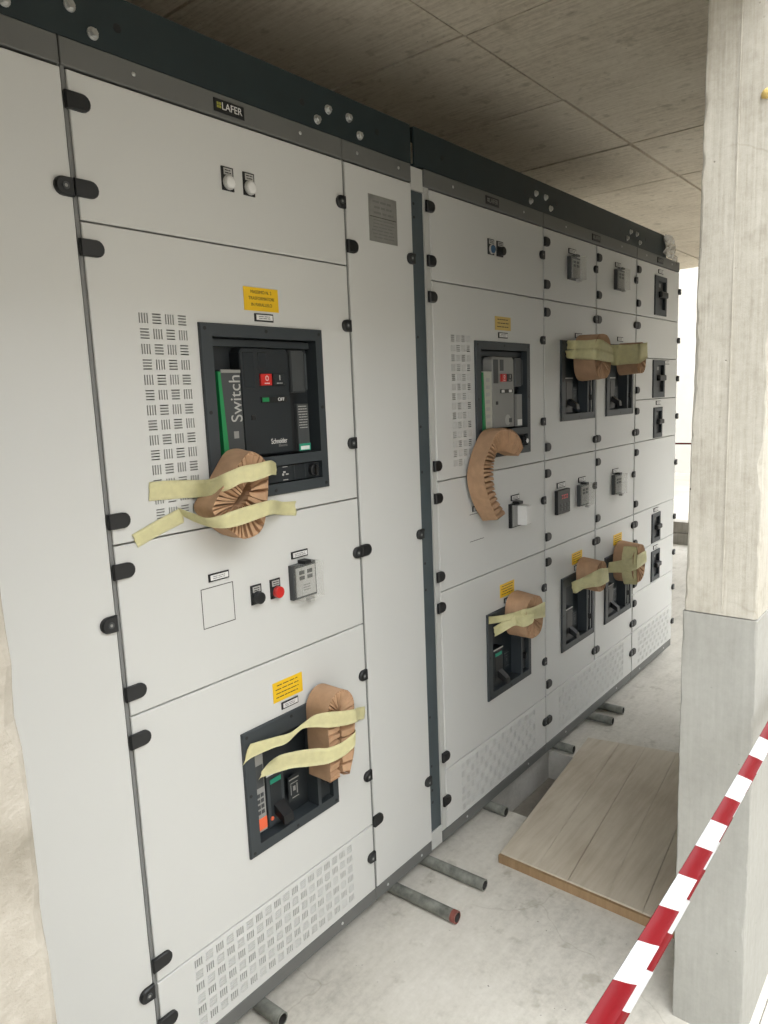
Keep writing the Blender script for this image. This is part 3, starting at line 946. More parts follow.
# C: narrow cable cubicle
rC, stC, plC = cubicle('narrow plain cabinet with a metal rating plate near its top', C1, C2, .006)
door(rC, C1, C2, ZP, ZT, gl=.007)
for z in (1.806, 1.044, .277): hinge(rC, C1 + .001, z, True); lock(rC, C2 - .001, z, True)
strip_screws(stC, plC, C1, C2)
rp = obj('rating_plate', MB().box(1.466, 1.580, -.0012, -.0001, 1.831, 1.944), 'alu', rC)
bars(1.480, 1.566, 1.895, 1.935, 3, -.0012, 'greyink', rp, .4, seed=21, words=3)
bars(1.474, 1.574, 1.838, 1.888, 6, -.0012, 'greyink', rp, .3, seed=22, words=5)
ln = MB().box(1.470, 1.576, -.0016, -.0011, 1.8905, 1.892)
obj('plate_rule', ln, 'ink', rp)

# D: second group, first cabinet
rD, stD, plD = cubicle('cabinet with grey-faced air breaker and hanging paper, right of the dark corner post', C3, C4, .024, .004, 'stile')
po = MB().box(1.6535, 1.7085, .008, DEPTH, .095, 1.988)
po = obj('corner_post', po, 'post', rD)
for z in (1.955, 1.92, 1.82, 1.60, 1.35, 1.22, 1.05, .95, .87, .47, .31, .23, .19):
    place('fixing_hole', hole_small, po, (1.668, .008, z))
obj('post_head', MB().cbox(1.6535, 1.7085, .004, .05, 1.989, 2.049, .001), 'stile', rD)
obj('post_foot', MB().cbox(1.6535, 1.7085, .004, .05, .036, .094, .001), 'stile', rD)
g = .025
door(rD, C3, C4, Z1, ZT, gl=g)
door(rD, C3, C4, Z2, Z1, [(1.976, 2.283, 1.251, 1.577)], (1.821, 1.612, 4, 14, 1), gl=g)
door(rD, C3, C4, Z3, Z2, gl=g)
door(rD, C3, C4, Z4, Z3, [(2.016, 2.273, .429, .672)], gl=g)
door(rD, C3, C4, ZP, Z4, (), (1.822, .252, 18, 6, 0), gl=g, name='foot_panel')
for z in (1.955, 1.810, 1.712, 1.232, 1.136, .898, .802, .320, .172): hinge(rD, 1.712, z, True)
for z in (1.908, 1.616, 1.328, 1.039, .707, .416, .171): lock(rD, C4 - .001, z, True)
strip_screws(stD, plD, C3, C4)
logo_plate(rD, 2.030, False)
pilot(rD, 2.038, 1.867, 'bluelens', 'lamp', .036, .047); pilot(rD, 2.092, 1.867, 'black', 'button', .038, .047)
warn_label(rD, 2.076, 1.638, .100, .043, 3, 'paleyellow', 6)
name_plate(rD, 2.095, 1.613, .058, .018, seed=15)
sq = MB()
for (a, b, c, d) in ((1.901, 1.985, 1.0590, 1.0605), (1.901, 1.985, .972, .9735)):
    sq.box(a, b, -.0005, .0002, c, d)
obj('blank_cutout', sq, 'ink', rD)
name_plate(rD, 1.918, 1.068, .053, .017, seed=16)
name_plate(rD, 2.163, 1.069, .056, .019, seed=17)
sb = obj('selector_switch', MB().cbox(2.146, 2.222, -.012, -.0002, .977, 1.060, .002), 'black', rD)
obj('switch_face', MB().cbox(2.152, 2.218, -.018, -.011, .982, 1.056, .002), 'midgrey', sb)
obj('white_cover', MB().cbox(2.178, 2.216, -.052, -.017, .986, 1.052, .003), 'lens', sb)
obj('switch_clip', MB().cbox(2.168, 2.196, -.030, -.004, 1.059, 1.068, .001), 'black', sb)
warn_label(rD, 2.082, .744, .096, .046, 4, seed=7)
name_plate(rD, 2.106, .720, .055, .017, seed=18)

# E/F: double cabinet with two columns of doors
rE, stE, plE = cubicle('double-width cabinet with two columns of doors and four recessed breakers', C4, C6, .006, .004)
mu = MB().box(C5 - .004, C5 + .006, .004, .10, Z4, ZT)
obj('centre_mullion', mu, 'frame', rE)
for a, b in ((C4, C5), (C5, C6)):
    door(rE, a, b, Z1, ZT, gl=.007, gr_=.004)
    bx = 2.544 if a == C4 else 2.972
    door(rE, a, b, Z2, Z1, [(bx + .028, bx + .284, 1.344, 1.586)], gl=.007, gr_=.004)
    door(rE, a, b, Z3, Z2, gl=.007, gr_=.004)
    bx = 2.547 if a == C4 else 2.974
    door(rE, a, b, Z4, Z3, [(bx + .028, bx + .284, .428, .670)], gl=.007, gr_=.004)
door(rE, C4, C6, ZP, Z4, (), (2.530, .254, 24, 6, 0), gl=.007, gr_=.004, name='foot_panel')
for z in (1.956, 1.811, 1.715, 1.233, 1.136, .897, .801, .317, .170):
    hinge(rE, C4 + .003, z, True)
    if z != .170: hinge(rE, C5 + .002, z, True)
for z in (1.908, 1.714, 1.232, 1.040, .800, .318):
    lock(rE, C5 - .001, z, True); lock(rE, C6 - .001, z, True)
lock(rE, C6 - .001, .172, True)
strip_screws(stE, plE, C4, C6)
logo_plate(rE, 2.826, False)
name_plate(rE, 2.616, 1.940, .062, .019, seed=31); name_plate(rE, 3.062, 1.940, .062, .019, seed=32)
meter(rE, 2.606, 1.846, .085, .082, False); meter(rE, 3.052, 1.847, .085, .082, False)
name_plate(rE, 2.672, 1.634, .060, .019, seed=33); name_plate(rE, 3.096, 1.636, .060, .019, seed=34)
name_plate(rE, 2.514, 1.069, .068, .021, seed=35); name_plate(rE, 2.705, 1.069, .064, .021, seed=36); name_plate(rE, 3.055, 1.068, .064, .021, seed=37)
dr = obj('digital_relay', MB().cbox(2.496, 2.603, -.014, -.0002, .970, 1.062, .002), 'black', rE)
dd = MB()
for i in range(4):
    x = 2.528 + i * .014
    dd.box(x, x + .010, -.0148, -.0138, 1.040, 1.043); dd.box(x, x + .010, -.0148, -.0138, 1.0275, 1.0305)
    dd.box(x + .007, x + .010, -.0148, -.0138, 1.0305, 1.040)
obj('red_digits', dd, 'redled', dr)
kk = MB()
for i in range(3):
    for j in range(2):
        kk.cbox(2.520 + i * .026, 2.536 + i * .026, -.0155, -.0138, .982 + j * .017, .992 + j * .017, .0006)
obj('relay_keys', kk, 'darkgrey', dr)
meter(rE, 2.694, .975, .085, .086, False); meter(rE, 3.047, .977, .085, .086, False)
warn_label(rE, 2.648, .743, .094, .047, 4, seed=8); warn_label(rE, 3.073, .744, .097, .047, 4, seed=9)
name_plate(rE, 2.666, .716, .062, .020, seed=38); name_plate(rE, 3.092, .713, .062, .020, seed=39)

# G: end cabinet with small toggles
rG, stG, plG = cubicle('end cabinet with a column of small toggle breakers, farthest from the camera', C6, C7, .006, .004, 'stile')
zs = [ZT, Z1, 1.571, 1.379, 1.185, Z3, .657, .458, Z4]
SB = {0: (3.543, 3.706, 1.774, 1.956), 2: (3.537, 3.702, 1.385, 1.564), 3: (3.557, 3.677, 1.190, 1.338), 5: (3.559, 3.680, .665, .812), 6: (3.560, 3.679, .466, .622)}
for k in range(len(zs) - 1):
    h = []
    if k in SB:
        a, b, c, d = SB[k]
        h = [(a + (b - a) * .25, b - (b - a) * .11, c + (d - c) * .13, d - (d - c) * .11)]
    door(rG, C6, C7, zs[k + 1], zs[k], h, gl=.007, gr_=.003)
door(rG, C6, C7, ZP, Z4, (), (3.400, .252, 16, 6, 1), gl=.007, gr_=.003, name='foot_panel')
for z in (1.957, 1.811, 1.714, 1.619, 1.523, 1.425, 1.329, 1.233, 1.139, .897, .800, .709, .509, .414, .317, .172):
    if z in (1.619, 1.523): continue
    hinge(rG, C6 + .003, z, True)
for z in (1.908, 1.666, 1.474, 1.282, 1.041, .752, .557, .364, .172): lock(rG, C7 + .012, z, True)
strip_screws(stG, plG, C6, C7)
logo_plate(rG, 3.573, False)
for (a, z, s) in ((3.592, 1.968, 41), (3.704, 1.545, 42), (3.590, 1.350, 43), (3.586, .820, 44), (3.588, .628, 45)):
    name_plate(rG, a, z, .064, .019, seed=s)

# ------------------------------------------------------------------ breakers in the doors
air_breaker('dark air circuit breaker lettered Switch, with a red off button', .917, True)
air_breaker('grey-faced air circuit breaker above the hanging curl of paper', 1.948, False)
moulded_breaker('recessed breaker with orange trip label, low on the nearest cabinet', .946, .405, .297, .304, True)
moulded_breaker('recessed breaker low on the cabinet below the white selector switch', 1.988, .405, .301, .304, False, True)
moulded_breaker('recessed breaker under the upper taped paper wad, left door column', 2.544, 1.321, .312, .301, False)
moulded_breaker('recessed breaker in the upper right door of the double cabinet', 2.972, 1.321, .304, .301, False)
moulded_breaker('recessed breaker below the red-digit relay, lower left door of the double cabinet', 2.547, .405, .309, .303, False)
moulded_breaker('recessed breaker in the lower right door of the double cabinet', 2.974, .405, .312, .303, False)
small_breaker('topmost toggle breaker on the end cabinet', *SB[0])
small_breaker('second toggle breaker from the top on the end cabinet', *SB[2])
small_breaker('middle toggle breaker of the five on the end cabinet', *SB[3])
small_breaker('second lowest toggle breaker on the end cabinet', *SB[5])
small_breaker('lowest toggle breaker on the end cabinet', *SB[6])

# ------------------------------------------------------------------ lifting beams on top of the row
def beam(label, x0, x1, joints, holes):
    root = thing('lifting_beam', label, 'steel beam', ((x0 + x1) / 2, .04, ZS))
    m = MB()
    z0, z1 = ZS + .0005, 2.150
    m.box(x0, x1, .000, .006, z0, z1)
    m.box(x0, x1, .006, .070, z0, z0 + .006); m.box(x0, x1, .006, .070, z1 - .006, z1)
    obj('channel', m, 'teal', root)
    for c in joints:
        for dx, z in ((-.036, 2.104), (.036, 2.104), (-.074, 2.073), (.074, 2.073)):
            place('bolt', bolt_mesh, root, (c + dx, 0, z))
    for x in holes:
        place('bolt_hole', hole_mesh, root, (x, 0, 2.098))
beam('dark teal lifting beam on top of the near cabinets', XA, 1.652, (.672, 1.369), (.795, 1.249, 1.512, .30))
beam('dark teal lifting beam on top of the far cabinet group', 1.668, 3.700, (2.396, 3.268), (1.80, 2.285, 2.52, 3.12, 3.42))

# crumpled film on the beam end
fm = MB(); v = []; f = []
rf = random.Random(12)
nx, nz = 9, 7
for i in range(nx):
    for j in range(nz):
        x = 3.640 + .175 * i / (nx - 1); z = 2.052 + .10 * j / (nz - 1) - .03 * (i / nx) ** 2
        v.append((x + rf.uniform(-.006, .006), -.004 - .020 * rf.random(), z + rf.uniform(-.006, .006)))
for i in range(nx - 1):
    for j in range(nz - 1):
        a = i * nz + j
        f.append((a, a + nz, a + nz + 1, a + 1))
fm.raw(v, f)
o = obj('plastic_film', fm, 'film')
tag(o, 'crumpled clear plastic film hanging at the far end of the lifting beam', 'plastic film')
sol = o.modifiers.new('thickness', 'SOLIDIFY'); sol.thickness = .0008

# ------------------------------------------------------------------ paper wads
def paper_pad(label, back, front, inner, yb, yf, yi, closed, n=44, amp=.006, group='crumpled kraft paper wads on the breakers', seed=1):
    cx = sum(p[0] for p in front) / len(front); zmin = min(p[1] for p in back)
    root = thing('kraft_paper_wad', label, 'packing paper', (cx, yb, zmin), group)
    B = catmull([(x, 0, z) for x, z in back], n, closed)
    F = catmull([(x, 0, z) for x, z in front], n, closed)
    I = catmull([(x, 0, z) for x, z in inner], n, closed)
    rnd = random.Random(seed)
    mb = MB(); v = []; f = []
    K = 5
    for i in range(n):
        for k in range(K):
            t = k / (K - 1)
            p = B[i].lerp(F[i], t)
            y = yb + (yf - yb) * t
            w = .0022 * noise.noise(Vector((i * .35, k * .9, seed))) * (1 if 0 < k < K - 1 else .3)
            v.append((p.x + w, y, p.z + w))
    m = n if closed else n - 1
    for i in range(m):
        j = (i + 1) % n
        for k in range(K - 1):
            f.append((i * K + k, j * K + k, j * K + k + 1, i * K + k + 1))
    mb.raw(v, f, True)
    obj('outer_wrap', mb, 'kraft', root)
    # accordion folds: flat paper fins with deep narrow grooves between, from the outer edge to the middle
    mb = MB(); v = []; f = []
    P = n // 2
    D = 12
    dense = [catmull([(x, 0, z) for x, z in q], P * D + (0 if closed else 1), closed) for q in (front, inner)]
    tot = len(dense[0])
    ns = 0
    for p in range(P):
        jit = rnd.uniform(-1, 1)
        lift = rnd.uniform(0, .005); a = amp * rnd.uniform(.8, 1.25); tw = rnd.uniform(-.003, .003)
        for kind, off in (('l', .5), ('r', 7.0 + jit), ('g', 9.3 + jit)):
            q = min(tot - 1, int(round(p * D + off))) % tot
            o_, i_ = dense[0][q], dense[1][q]
            tan = (dense[0][(q + 1) % tot] - dense[0][q - 1])
            tan = tan.normalized() if tan.length > 1e-6 else Vector((1, 0, 0))
            g = a if kind == 'g' else 0
            e = lift if kind == 'l' else 0
            dy = yi - yf
            prof = [(0.0, yf + .0004 + g * .12), (.10, yf - .0005 + g * .8 + e), (.45, yf + dy * .25 + g + e), (.80, yf + dy * .7 + g + e), (1.0, yi + g * .7 + e)]
            for u, y in prof:
                w = o_.lerp(i_, u) + tan * tw * math.sin(u * PI)
                v.append((w.x, y, w.z))
            v.append((i_.x, yb, i_.z))
            ns += 1
    K = 6
    for i in range(ns if closed else ns - 1):
        j = (i + 1) % ns
        for k in range(K - 1):
            f.append((i * K + k, i * K + k + 1, j * K + k + 1, j * K + k))
    mb.raw(v, f, False)
    obj('accordion_folds', mb, 'kraft2', root)
    if not closed:
        e = MB()
        for i in (0, n - 1):
            e.face([(B[i].x, yb, B[i].z), (F[i].x, yf, F[i].z), (I[i].x, yi, I[i].z), (I[i].x, yb, I[i].z)])
        obj('cut_end', e, 'kraft2', root)
    return root

P1_BACK = [(0.867, 1.231), (0.898, 1.268), (0.923, 1.301), (0.961, 1.339), (1.010, 1.336), (1.042, 1.300), (1.040, 1.245), (1.018, 1.172), (0.985, 1.152), (0.945, 1.160), (0.908, 1.184)]
P1_FRONT = [(0.865, 1.231), (0.886, 1.263), (0.91, 1.292), (0.936, 1.314), (0.972, 1.337), (1.01, 1.313), (1.012, 1.257), (0.99, 1.176), (0.94, 1.161), (0.908, 1.182), (0.887, 1.2)]
P1_IN = [(0.924, 1.234), (0.935, 1.243), (0.949, 1.257), (0.956, 1.268), (0.967, 1.275), (0.973, 1.272), (0.972, 1.256), (0.953, 1.23), (0.94, 1.227), (0.933, 1.229), (0.927, 1.231)]
paper_pad('rolled kraft paper wad taped below the dark air breaker', P1_BACK, P1_FRONT, P1_IN, -.008, -.072, -.064, True, 72, .020, seed=3)

st_l, st_r, st_b, st_t = 1.142, 1.236, .527, .745
arc = [(1.189 - .047 * math.cos(PI * k / 10), .695 + .050 * math.sin(PI * k / 10)) for k in range(11)]
out = [(st_l - .002, .530), (st_l, .575), (st_l, .62), (st_l, .66)] + arc + [(1.236, .65), (1.232, .61), (1.227, .57), (1.208, .522)]
ins = [(1.180, .527), (1.182, .575), (1.184, .62), (1.186, .655)] + [(1.189 - .004 * math.cos(PI * k / 10), .688 + .006 * math.sin(PI * k / 10)) for k in range(11)] + [(1.192, .65), (1.192, .61), (1.192, .57), (1.190, .527)]
paper_pad('upright hairpin of folded kraft paper taped over the lowest near breaker', out, out, ins, -.008, -.080, -.076, False, 66, .020, seed=5)

C_BACK = [(2.204, 1.278), (2.183, 1.305), (2.132, 1.32), (2.076, 1.324), (1.982, 1.322), (1.923, 1.274), (1.887, 1.213), (1.882, 1.167), (1.91, 1.102), (1.966, 1.034)]
C_FRONT = [(2.100, 1.258), (2.071, 1.298), (2.025, 1.315), (1.98, 1.325), (1.938, 1.316), (1.895, 1.277), (1.859, 1.231), (1.855, 1.18), (1.886, 1.11), (1.929, 1.047)]
C_BACK = [(x - .010, z) for x, z in C_BACK]
C_IN = [(2.101, 1.231), (2.066, 1.242), (2.039, 1.248), (2.012, 1.254), (1.985, 1.256), (1.962, 1.248), (1.947, 1.219), (1.943, 1.175), (1.961, 1.112), (2.013, 1.053)]
paper_pad('C-shaped curl of kraft paper hanging from the grey-faced breaker', C_BACK, C_FRONT, C_IN, -.014, -.085, -.066, False, 70, .020, seed=8)

def oval(cx, cz, rx, rz, n=14, sq=1.0, tilt=0):
    r = []
    for k in range(n):
        a = PI - 2 * PI * k / n
        x = rx * math.copysign(abs(math.cos(a)) ** sq, math.cos(a)); z = rz * math.copysign(abs(math.sin(a)) ** sq, math.sin(a))
        r.append((cx + x * math.cos(tilt) - z * math.sin(tilt), cz + x * math.sin(tilt) + z * math.cos(tilt)))
    return r
def oval_pad(label, cx, cz, rx, rz, depth, seed, back=1.06, shift=.012, sq=.75, tilt=0, n=40):
    paper_pad(label, oval(cx + shift, cz, rx * back, rz * back, sq=sq, tilt=tilt), oval(cx, cz, rx, rz, sq=sq, tilt=tilt), oval(cx + rx * .1, cz, rx * .12, rz * .35, sq=1, tilt=tilt), -.008, -depth, -depth * .92, True, n, .018, seed=seed)
oval_pad('kraft paper wad beside the door edge, low, left of the double cabinet', 2.152, .675, .062, .072, .094, 11)
oval_pad('round kraft paper wad taped over the upper left breaker of the double cabinet', 2.690, 1.558, .077, .083, .107, 13, shift=.035)
oval_pad('kraft paper wad taped over the upper right breaker of the double cabinet', 3.098, 1.560, .056, .064, .104, 15, shift=.03)
oval_pad('kraft paper wad wrapped in tape over the lower left breaker of the double cabinet', 2.702, .698, .050, .060, .102, 17, shift=.02)
oval_pad('kraft paper wad wrapped in tape over the lower right breaker of the double cabinet', 3.108, .668, .074, .084, .105, 19, shift=.02)

# ------------------------------------------------------------------ masking tape strips
def ribbon(label, st, n=40, th=.0005, seed=1, group='strips of masking tape holding the paper'):
    T = catmull([a for a, b in st], n); B = catmull([b for a, b in st], n)
    W = 4
    v = []; f = []
    rnd = random.Random(seed)
    rows = []
    for i in range(n):
        row = []
        for k in range(W + 1):
            u = k / W
            p = T[i].lerp(B[i], u)
            p.y -= .0014 * max(0, noise.noise(Vector((i * .5, k * 1.3, seed * 3.7)))) + (.0006 if 0 < k < W else 0)
            if i in (0, n - 1):
                p += (T[i] - T[1 if i == 0 else n - 2]).normalized() * rnd.uniform(-.003, .003)
            row.append(p)
        rows.append(row)
    for side in (0, 1):
        for i in range(n):
            for k in range(W + 1):
                a = rows[min(n - 1, i + 1)][k] - rows[max(0, i - 1)][k]; b = rows[i][W] - rows[i][0]
                nn = a.cross(b)
                nn = nn.normalized() if nn.length > 1e-9 else Vector((0, -1, 0))
                if nn.y > 0 and abs(nn.y) > .2: nn = -nn
                v.append(rows[i][k] + nn * (th if side == 0 else 0))
    S = n * (W + 1)
    for i in range(n - 1):
        for k in range(W):
            a = i * (W + 1) + k; b = a + W + 1
            f.append((a, a + 1, b + 1, b)); f.append((S + a, S + b, S + b + 1, S + a + 1))
    for i in range(n - 1):
        for k in (0, W):
            a = i * (W + 1) + k; b = a + W + 1
            f.append((a, b, S + b, S + a))
    for k in range(W):
        for i in (0, n - 1):
            a = i * (W + 1) + k
            f.append((a, a + 1, S + a + 1, S + a))
    mb = MB(); mb.raw(v, f, True)
    o = obj('masking_tape', mb, 'masking')
    return tag(o, label, 'tape', group)

T_B_MCCB_UP = [((0.962, -0.01, 0.683), (0.939, -0.01, 0.642)), ((0.988, -0.013, 0.68), (0.962, -0.013, 0.651)), ((1.033, -0.022, 0.676), (1.019, -0.022, 0.653)), ((1.063, -0.035, 0.677), (1.049, -0.035, 0.656)), ((1.088, -0.05, 0.693), (1.084, -0.05, 0.68)), ((1.11, -0.068, 0.71), (1.108, -0.068, 0.681)), ((1.137, -0.088, 0.713), (1.138, -0.088, 0.674)), ((1.185, -0.089, 0.698), (1.186, -0.089, 0.66)), ((1.232, -0.088, 0.685), (1.233, -0.088, 0.65)), ((1.275, -0.05, 0.661), (1.276, -0.05, 0.625)), ((1.328, -0.012, 0.634), (1.327, -0.012, 0.599)), ((1.363, -0.001, 0.621), (1.361, -0.001, 0.587))]
T_B_MCCB_LO = [((0.993, -0.01, 0.606), (0.981, -0.01, 0.589)), ((1.012, -0.013, 0.618), (0.989, -0.013, 0.592)), ((1.028, -0.03, 0.633), (1.021, -0.03, 0.595)), ((1.051, -0.045, 0.636), (1.049, -0.045, 0.597)), ((1.081, -0.062, 0.635), (1.084, -0.062, 0.591)), ((1.107, -0.078, 0.632), (1.111, -0.078, 0.588)), ((1.131, -0.088, 0.626), (1.131, -0.088, 0.587)), ((1.18, -0.089, 0.621), (1.181, -0.089, 0.584)), ((1.228, -0.088, 0.629), (1.224, -0.088, 0.595)), ((1.245, -0.05, 0.624), (1.241, -0.05, 0.592))]
T_B_ACB_UP = [((0.774, -0.001, 1.294), (0.772, -0.001, 1.258)), ((0.81, -0.001, 1.293), (0.806, -0.001, 1.256)), ((0.855, -0.001, 1.289), (0.853, -0.001, 1.253)), ((0.88, -0.012, 1.287), (0.875, -0.012, 1.252)), ((0.889, -0.045, 1.29), (0.885, -0.05, 1.258)), ((0.899, -0.075, 1.301), (0.905, -0.078, 1.268)), ((0.934, -0.083, 1.311), (0.931, -0.083, 1.277)), ((0.971, -0.084, 1.313), (0.968, -0.084, 1.278)), ((1.007, -0.082, 1.316), (1.011, -0.082, 1.285)), ((1.066, -0.03, 1.309), (1.068, -0.03, 1.278)), ((1.095, -0.009, 1.3), (1.093, -0.009, 1.274))]
T_B_ACB_LO_LEFT = [((0.727, -0.001, 1.199), (0.737, -0.001, 1.172)), ((0.78, -0.001, 1.217), (0.788, -0.001, 1.189)), ((0.835, -0.002, 1.234), (0.846, -0.002, 1.205))]
T_B_ACB_LO = [((0.833, -0.003, 1.237), (0.844, -0.003, 1.217)), ((0.846, -0.03, 1.226), (0.855, -0.03, 1.205)), ((0.855, -0.06, 1.217), (0.871, -0.06, 1.195)), ((0.877, -0.079, 1.22), (0.893, -0.079, 1.192)), ((0.918, -0.084, 1.227), (0.928, -0.084, 1.194)), ((0.964, -0.084, 1.231), (0.968, -0.084, 1.199)), ((1.007, -0.082, 1.233), (1.004, -0.082, 1.202)), ((1.072, -0.03, 1.22), (1.070, -0.03, 1.189)), ((1.115, -0.003, 1.21), (1.112, -0.003, 1.179)), ((1.155, -0.001, 1.206), (1.153, -0.001, 1.172))]
T_D_A = [((1.99, -0.01, 0.706), (1.984, -0.01, 0.681)), ((2.055, -0.015, 0.694), (2.042, -0.015, 0.671)), ((2.085, -0.05, 0.702), (2.078, -0.05, 0.676)), ((2.084, -0.085, 0.718), (2.084, -0.085, 0.667)), ((2.124, -0.103, 0.719), (2.128, -0.103, 0.675)), ((2.171, -0.104, 0.718), (2.171, -0.104, 0.668)), ((2.214, -0.100, 0.715), (2.215, -0.100, 0.659))]
T_D_B = [((2.013, -0.012, 0.662), (2.021, -0.012, 0.628)), ((2.062, -0.024, 0.674), (2.051, -0.024, 0.635)), ((2.080, -0.055, 0.696), (2.080, -0.055, 0.657)), ((2.079, -0.089, 0.70), (2.082, -0.089, 0.658)), ((2.106, -0.105, 0.70), (2.108, -0.105, 0.665)), ((2.121, -0.106, 0.70), (2.121, -0.106, 0.674))]
T_E_UP = [((2.59, -0.008, 1.622), (2.585, -0.008, 1.588)), ((2.621, -0.02, 1.622), (2.616, -0.02, 1.588)), ((2.618, -0.075, 1.618), (2.606, -0.075, 1.584)), ((2.639, -0.114, 1.619), (2.616, -0.116, 1.582)), ((2.694, -0.116, 1.61), (2.695, -0.116, 1.573)), ((2.753, -0.114, 1.597), (2.756, -0.114, 1.568))]
T_E_LO = [((2.568, -0.009, 1.583), (2.579, -0.009, 1.557)), ((2.614, -0.02, 1.587), (2.614, -0.02, 1.553)), ((2.604, -0.075, 1.584), (2.600, -0.075, 1.547)), ((2.611, -0.117, 1.581), (2.608, -0.117, 1.542)), ((2.692, -0.117, 1.576), (2.687, -0.117, 1.537)), ((2.762, -0.115, 1.568), (2.765, -0.115, 1.535))]
T_F_UP = [((2.995, -0.008, 1.618), (2.990, -0.008, 1.537)), ((3.040, -0.02, 1.618), (3.034, -0.02, 1.533)), ((3.042, -0.08, 1.615), (3.032, -0.08, 1.535)), ((3.054, -0.113, 1.616), (3.043, -0.114, 1.535)), ((3.100, -0.114, 1.62), (3.100, -0.114, 1.548)), ((3.152, -0.108, 1.625), (3.160, -0.108, 1.56))]
T_E_BOT = [((2.620, -0.01, 0.68), (2.635, -0.01, 0.633)), ((2.638, -0.018, 0.684), (2.650, -0.018, 0.629)), ((2.648, -0.05, 0.701), (2.648, -0.05, 0.652)), ((2.646, -0.088, 0.725), (2.645, -0.088, 0.665)), ((2.665, -0.110, 0.739), (2.659, -0.110, 0.668)), ((2.700, -0.111, 0.733), (2.701, -0.111, 0.666)), ((2.748, -0.109, 0.724), (2.755, -0.109, 0.667))]
T_F_BOT_A = [((3.000, -0.01, 0.685), (2.985, -0.01, 0.640)), ((3.022, -0.03, 0.687), (3.020, -0.03, 0.636)), ((3.026, -0.075, 0.701), (3.024, -0.075, 0.642)), ((3.052, -0.112, 0.716), (3.040, -0.112, 0.655)), ((3.106, -0.114, 0.719), (3.109, -0.114, 0.657)), ((3.176, -0.110, 0.714), (3.184, -0.110, 0.661))]
T_F_BOT_B = [((3.040, -0.06, 0.755), (3.064, -0.112, 0.750)), ((3.020, -0.06, 0.715), (3.050, -0.116, 0.713)), ((3.018, -0.06, 0.655), (3.046, -0.116, 0.658)), ((3.030, -0.06, 0.611), (3.050, -0.116, 0.612)), ((3.052, -0.06, 0.580), (3.070, -0.112, 0.583))]
ribbon('upper masking tape strip across the upright paper hairpin', T_B_MCCB_UP, 60, seed=1)
ribbon('lower masking tape strip across the upright paper hairpin', T_B_MCCB_LO, 56, seed=2)
ribbon('upper masking tape strip across the rolled paper by the louvres', T_B_ACB_UP, 60, seed=3)
ribbon('short masking tape tail crossing the door gap at the left', T_B_ACB_LO_LEFT, 24, seed=4)
ribbon('lower masking tape strip across the rolled paper and onto the door gap', T_B_ACB_LO, 60, seed=5)
ribbon('tape strip from the frame corner over the low wad left of the double cabinet', T_D_A, 40, seed=6)
ribbon('second, lower tape tail on the low wad left of the double cabinet', T_D_B, 40, seed=7)
ribbon('upper tape band around the round upper left wad', T_E_UP, 40, seed=8)
ribbon('lower tape band around the round upper left wad', T_E_LO, 40, seed=9)
ribbon('wide tape band around the upper right wad', T_F_UP, 40, seed=10)
ribbon('wide tape band around the lower left wad of the double cabinet', T_E_BOT, 40, seed=11)
ribbon('tape band lying across the lower right wad', T_F_BOT_A, 40, seed=12)
ribbon('upright tape band wrapped down the lower right wad', T_F_BOT_B, 36, seed=13)

# ------------------------------------------------------------------ pipes under the plinth
def pipe(label, x, y_end, ang=0, rust=False):
    R_, r_ = .0168, .0132
    root = thing('steel_pipe', label, 'pipe', (x, y_end, 0), 'short pipes used as rollers under the cabinets')
    L = .58
    n = 18
    dx = math.sin(ang) * L
    p0 = Vector((x, y_end, R_)); p1 = Vector((x - dx, y_end + L, R_))
    mb = MB(); mb.tube(p0, p1, R_, n, False)
    o = obj('pipe_wall', mb, 'galv', root)
    d = (p1 - p0).normalized(); a = d.orthogonal().normalized(); b = d.cross(a)
    ring = MB()
    for k in range(n):
        t0, t1 = 2 * PI * k / n, 2 * PI * (k + 1) / n
        e = lambda r, t, p: p + a * r * math.cos(t) + b * r * math.sin(t)
        ring.face([e(R_, t0, p0), e(R_, t1, p0), e(r_, t1, p0), e(r_, t0, p0)])
    obj('pipe_rim', ring, 'rust' if rust else 'galv', root)
    bore = MB(); bore.tube(p0, p0 + d * .12, r_, n, False)
    bore.face([p0 + d * .12 + a * r_ * math.cos(2 * PI * k / n) + b * r_ * math.sin(2 * PI * k / n) for k in range(n)])
    obj('pipe_bore', bore, 'bore', root)
    if rust:
        rb = MB(); rb.tube(p0 + d * .0005, p0 + d * .016, R_ + .0004, n, False)
        obj('red_end_band', rb, 'rust', root, 'dark red paint at the pipe end')
pipe('short pipe stub under the nearest cabinet at the bottom edge', .956, -.064, .02)
pipe('long pipe with a dark red painted end, sticking out on the floor', 1.474, -.207, .03, True)
pipe('long grey pipe sticking out beside the red-ended pipe', 1.632, -.198, .03)
pipe('rusty pipe stub at the near edge of the floor trench', 1.998, -.060, 0, False)
pipe('pipe stub at the far edge of the trench, half under the board', 2.535, -.060, .0)
pipe('nearer of the two pipes under the double cabinet', 2.866, -.088, .03)
pipe('farther of the two pipes under the double cabinet', 2.993, -.085, .03)

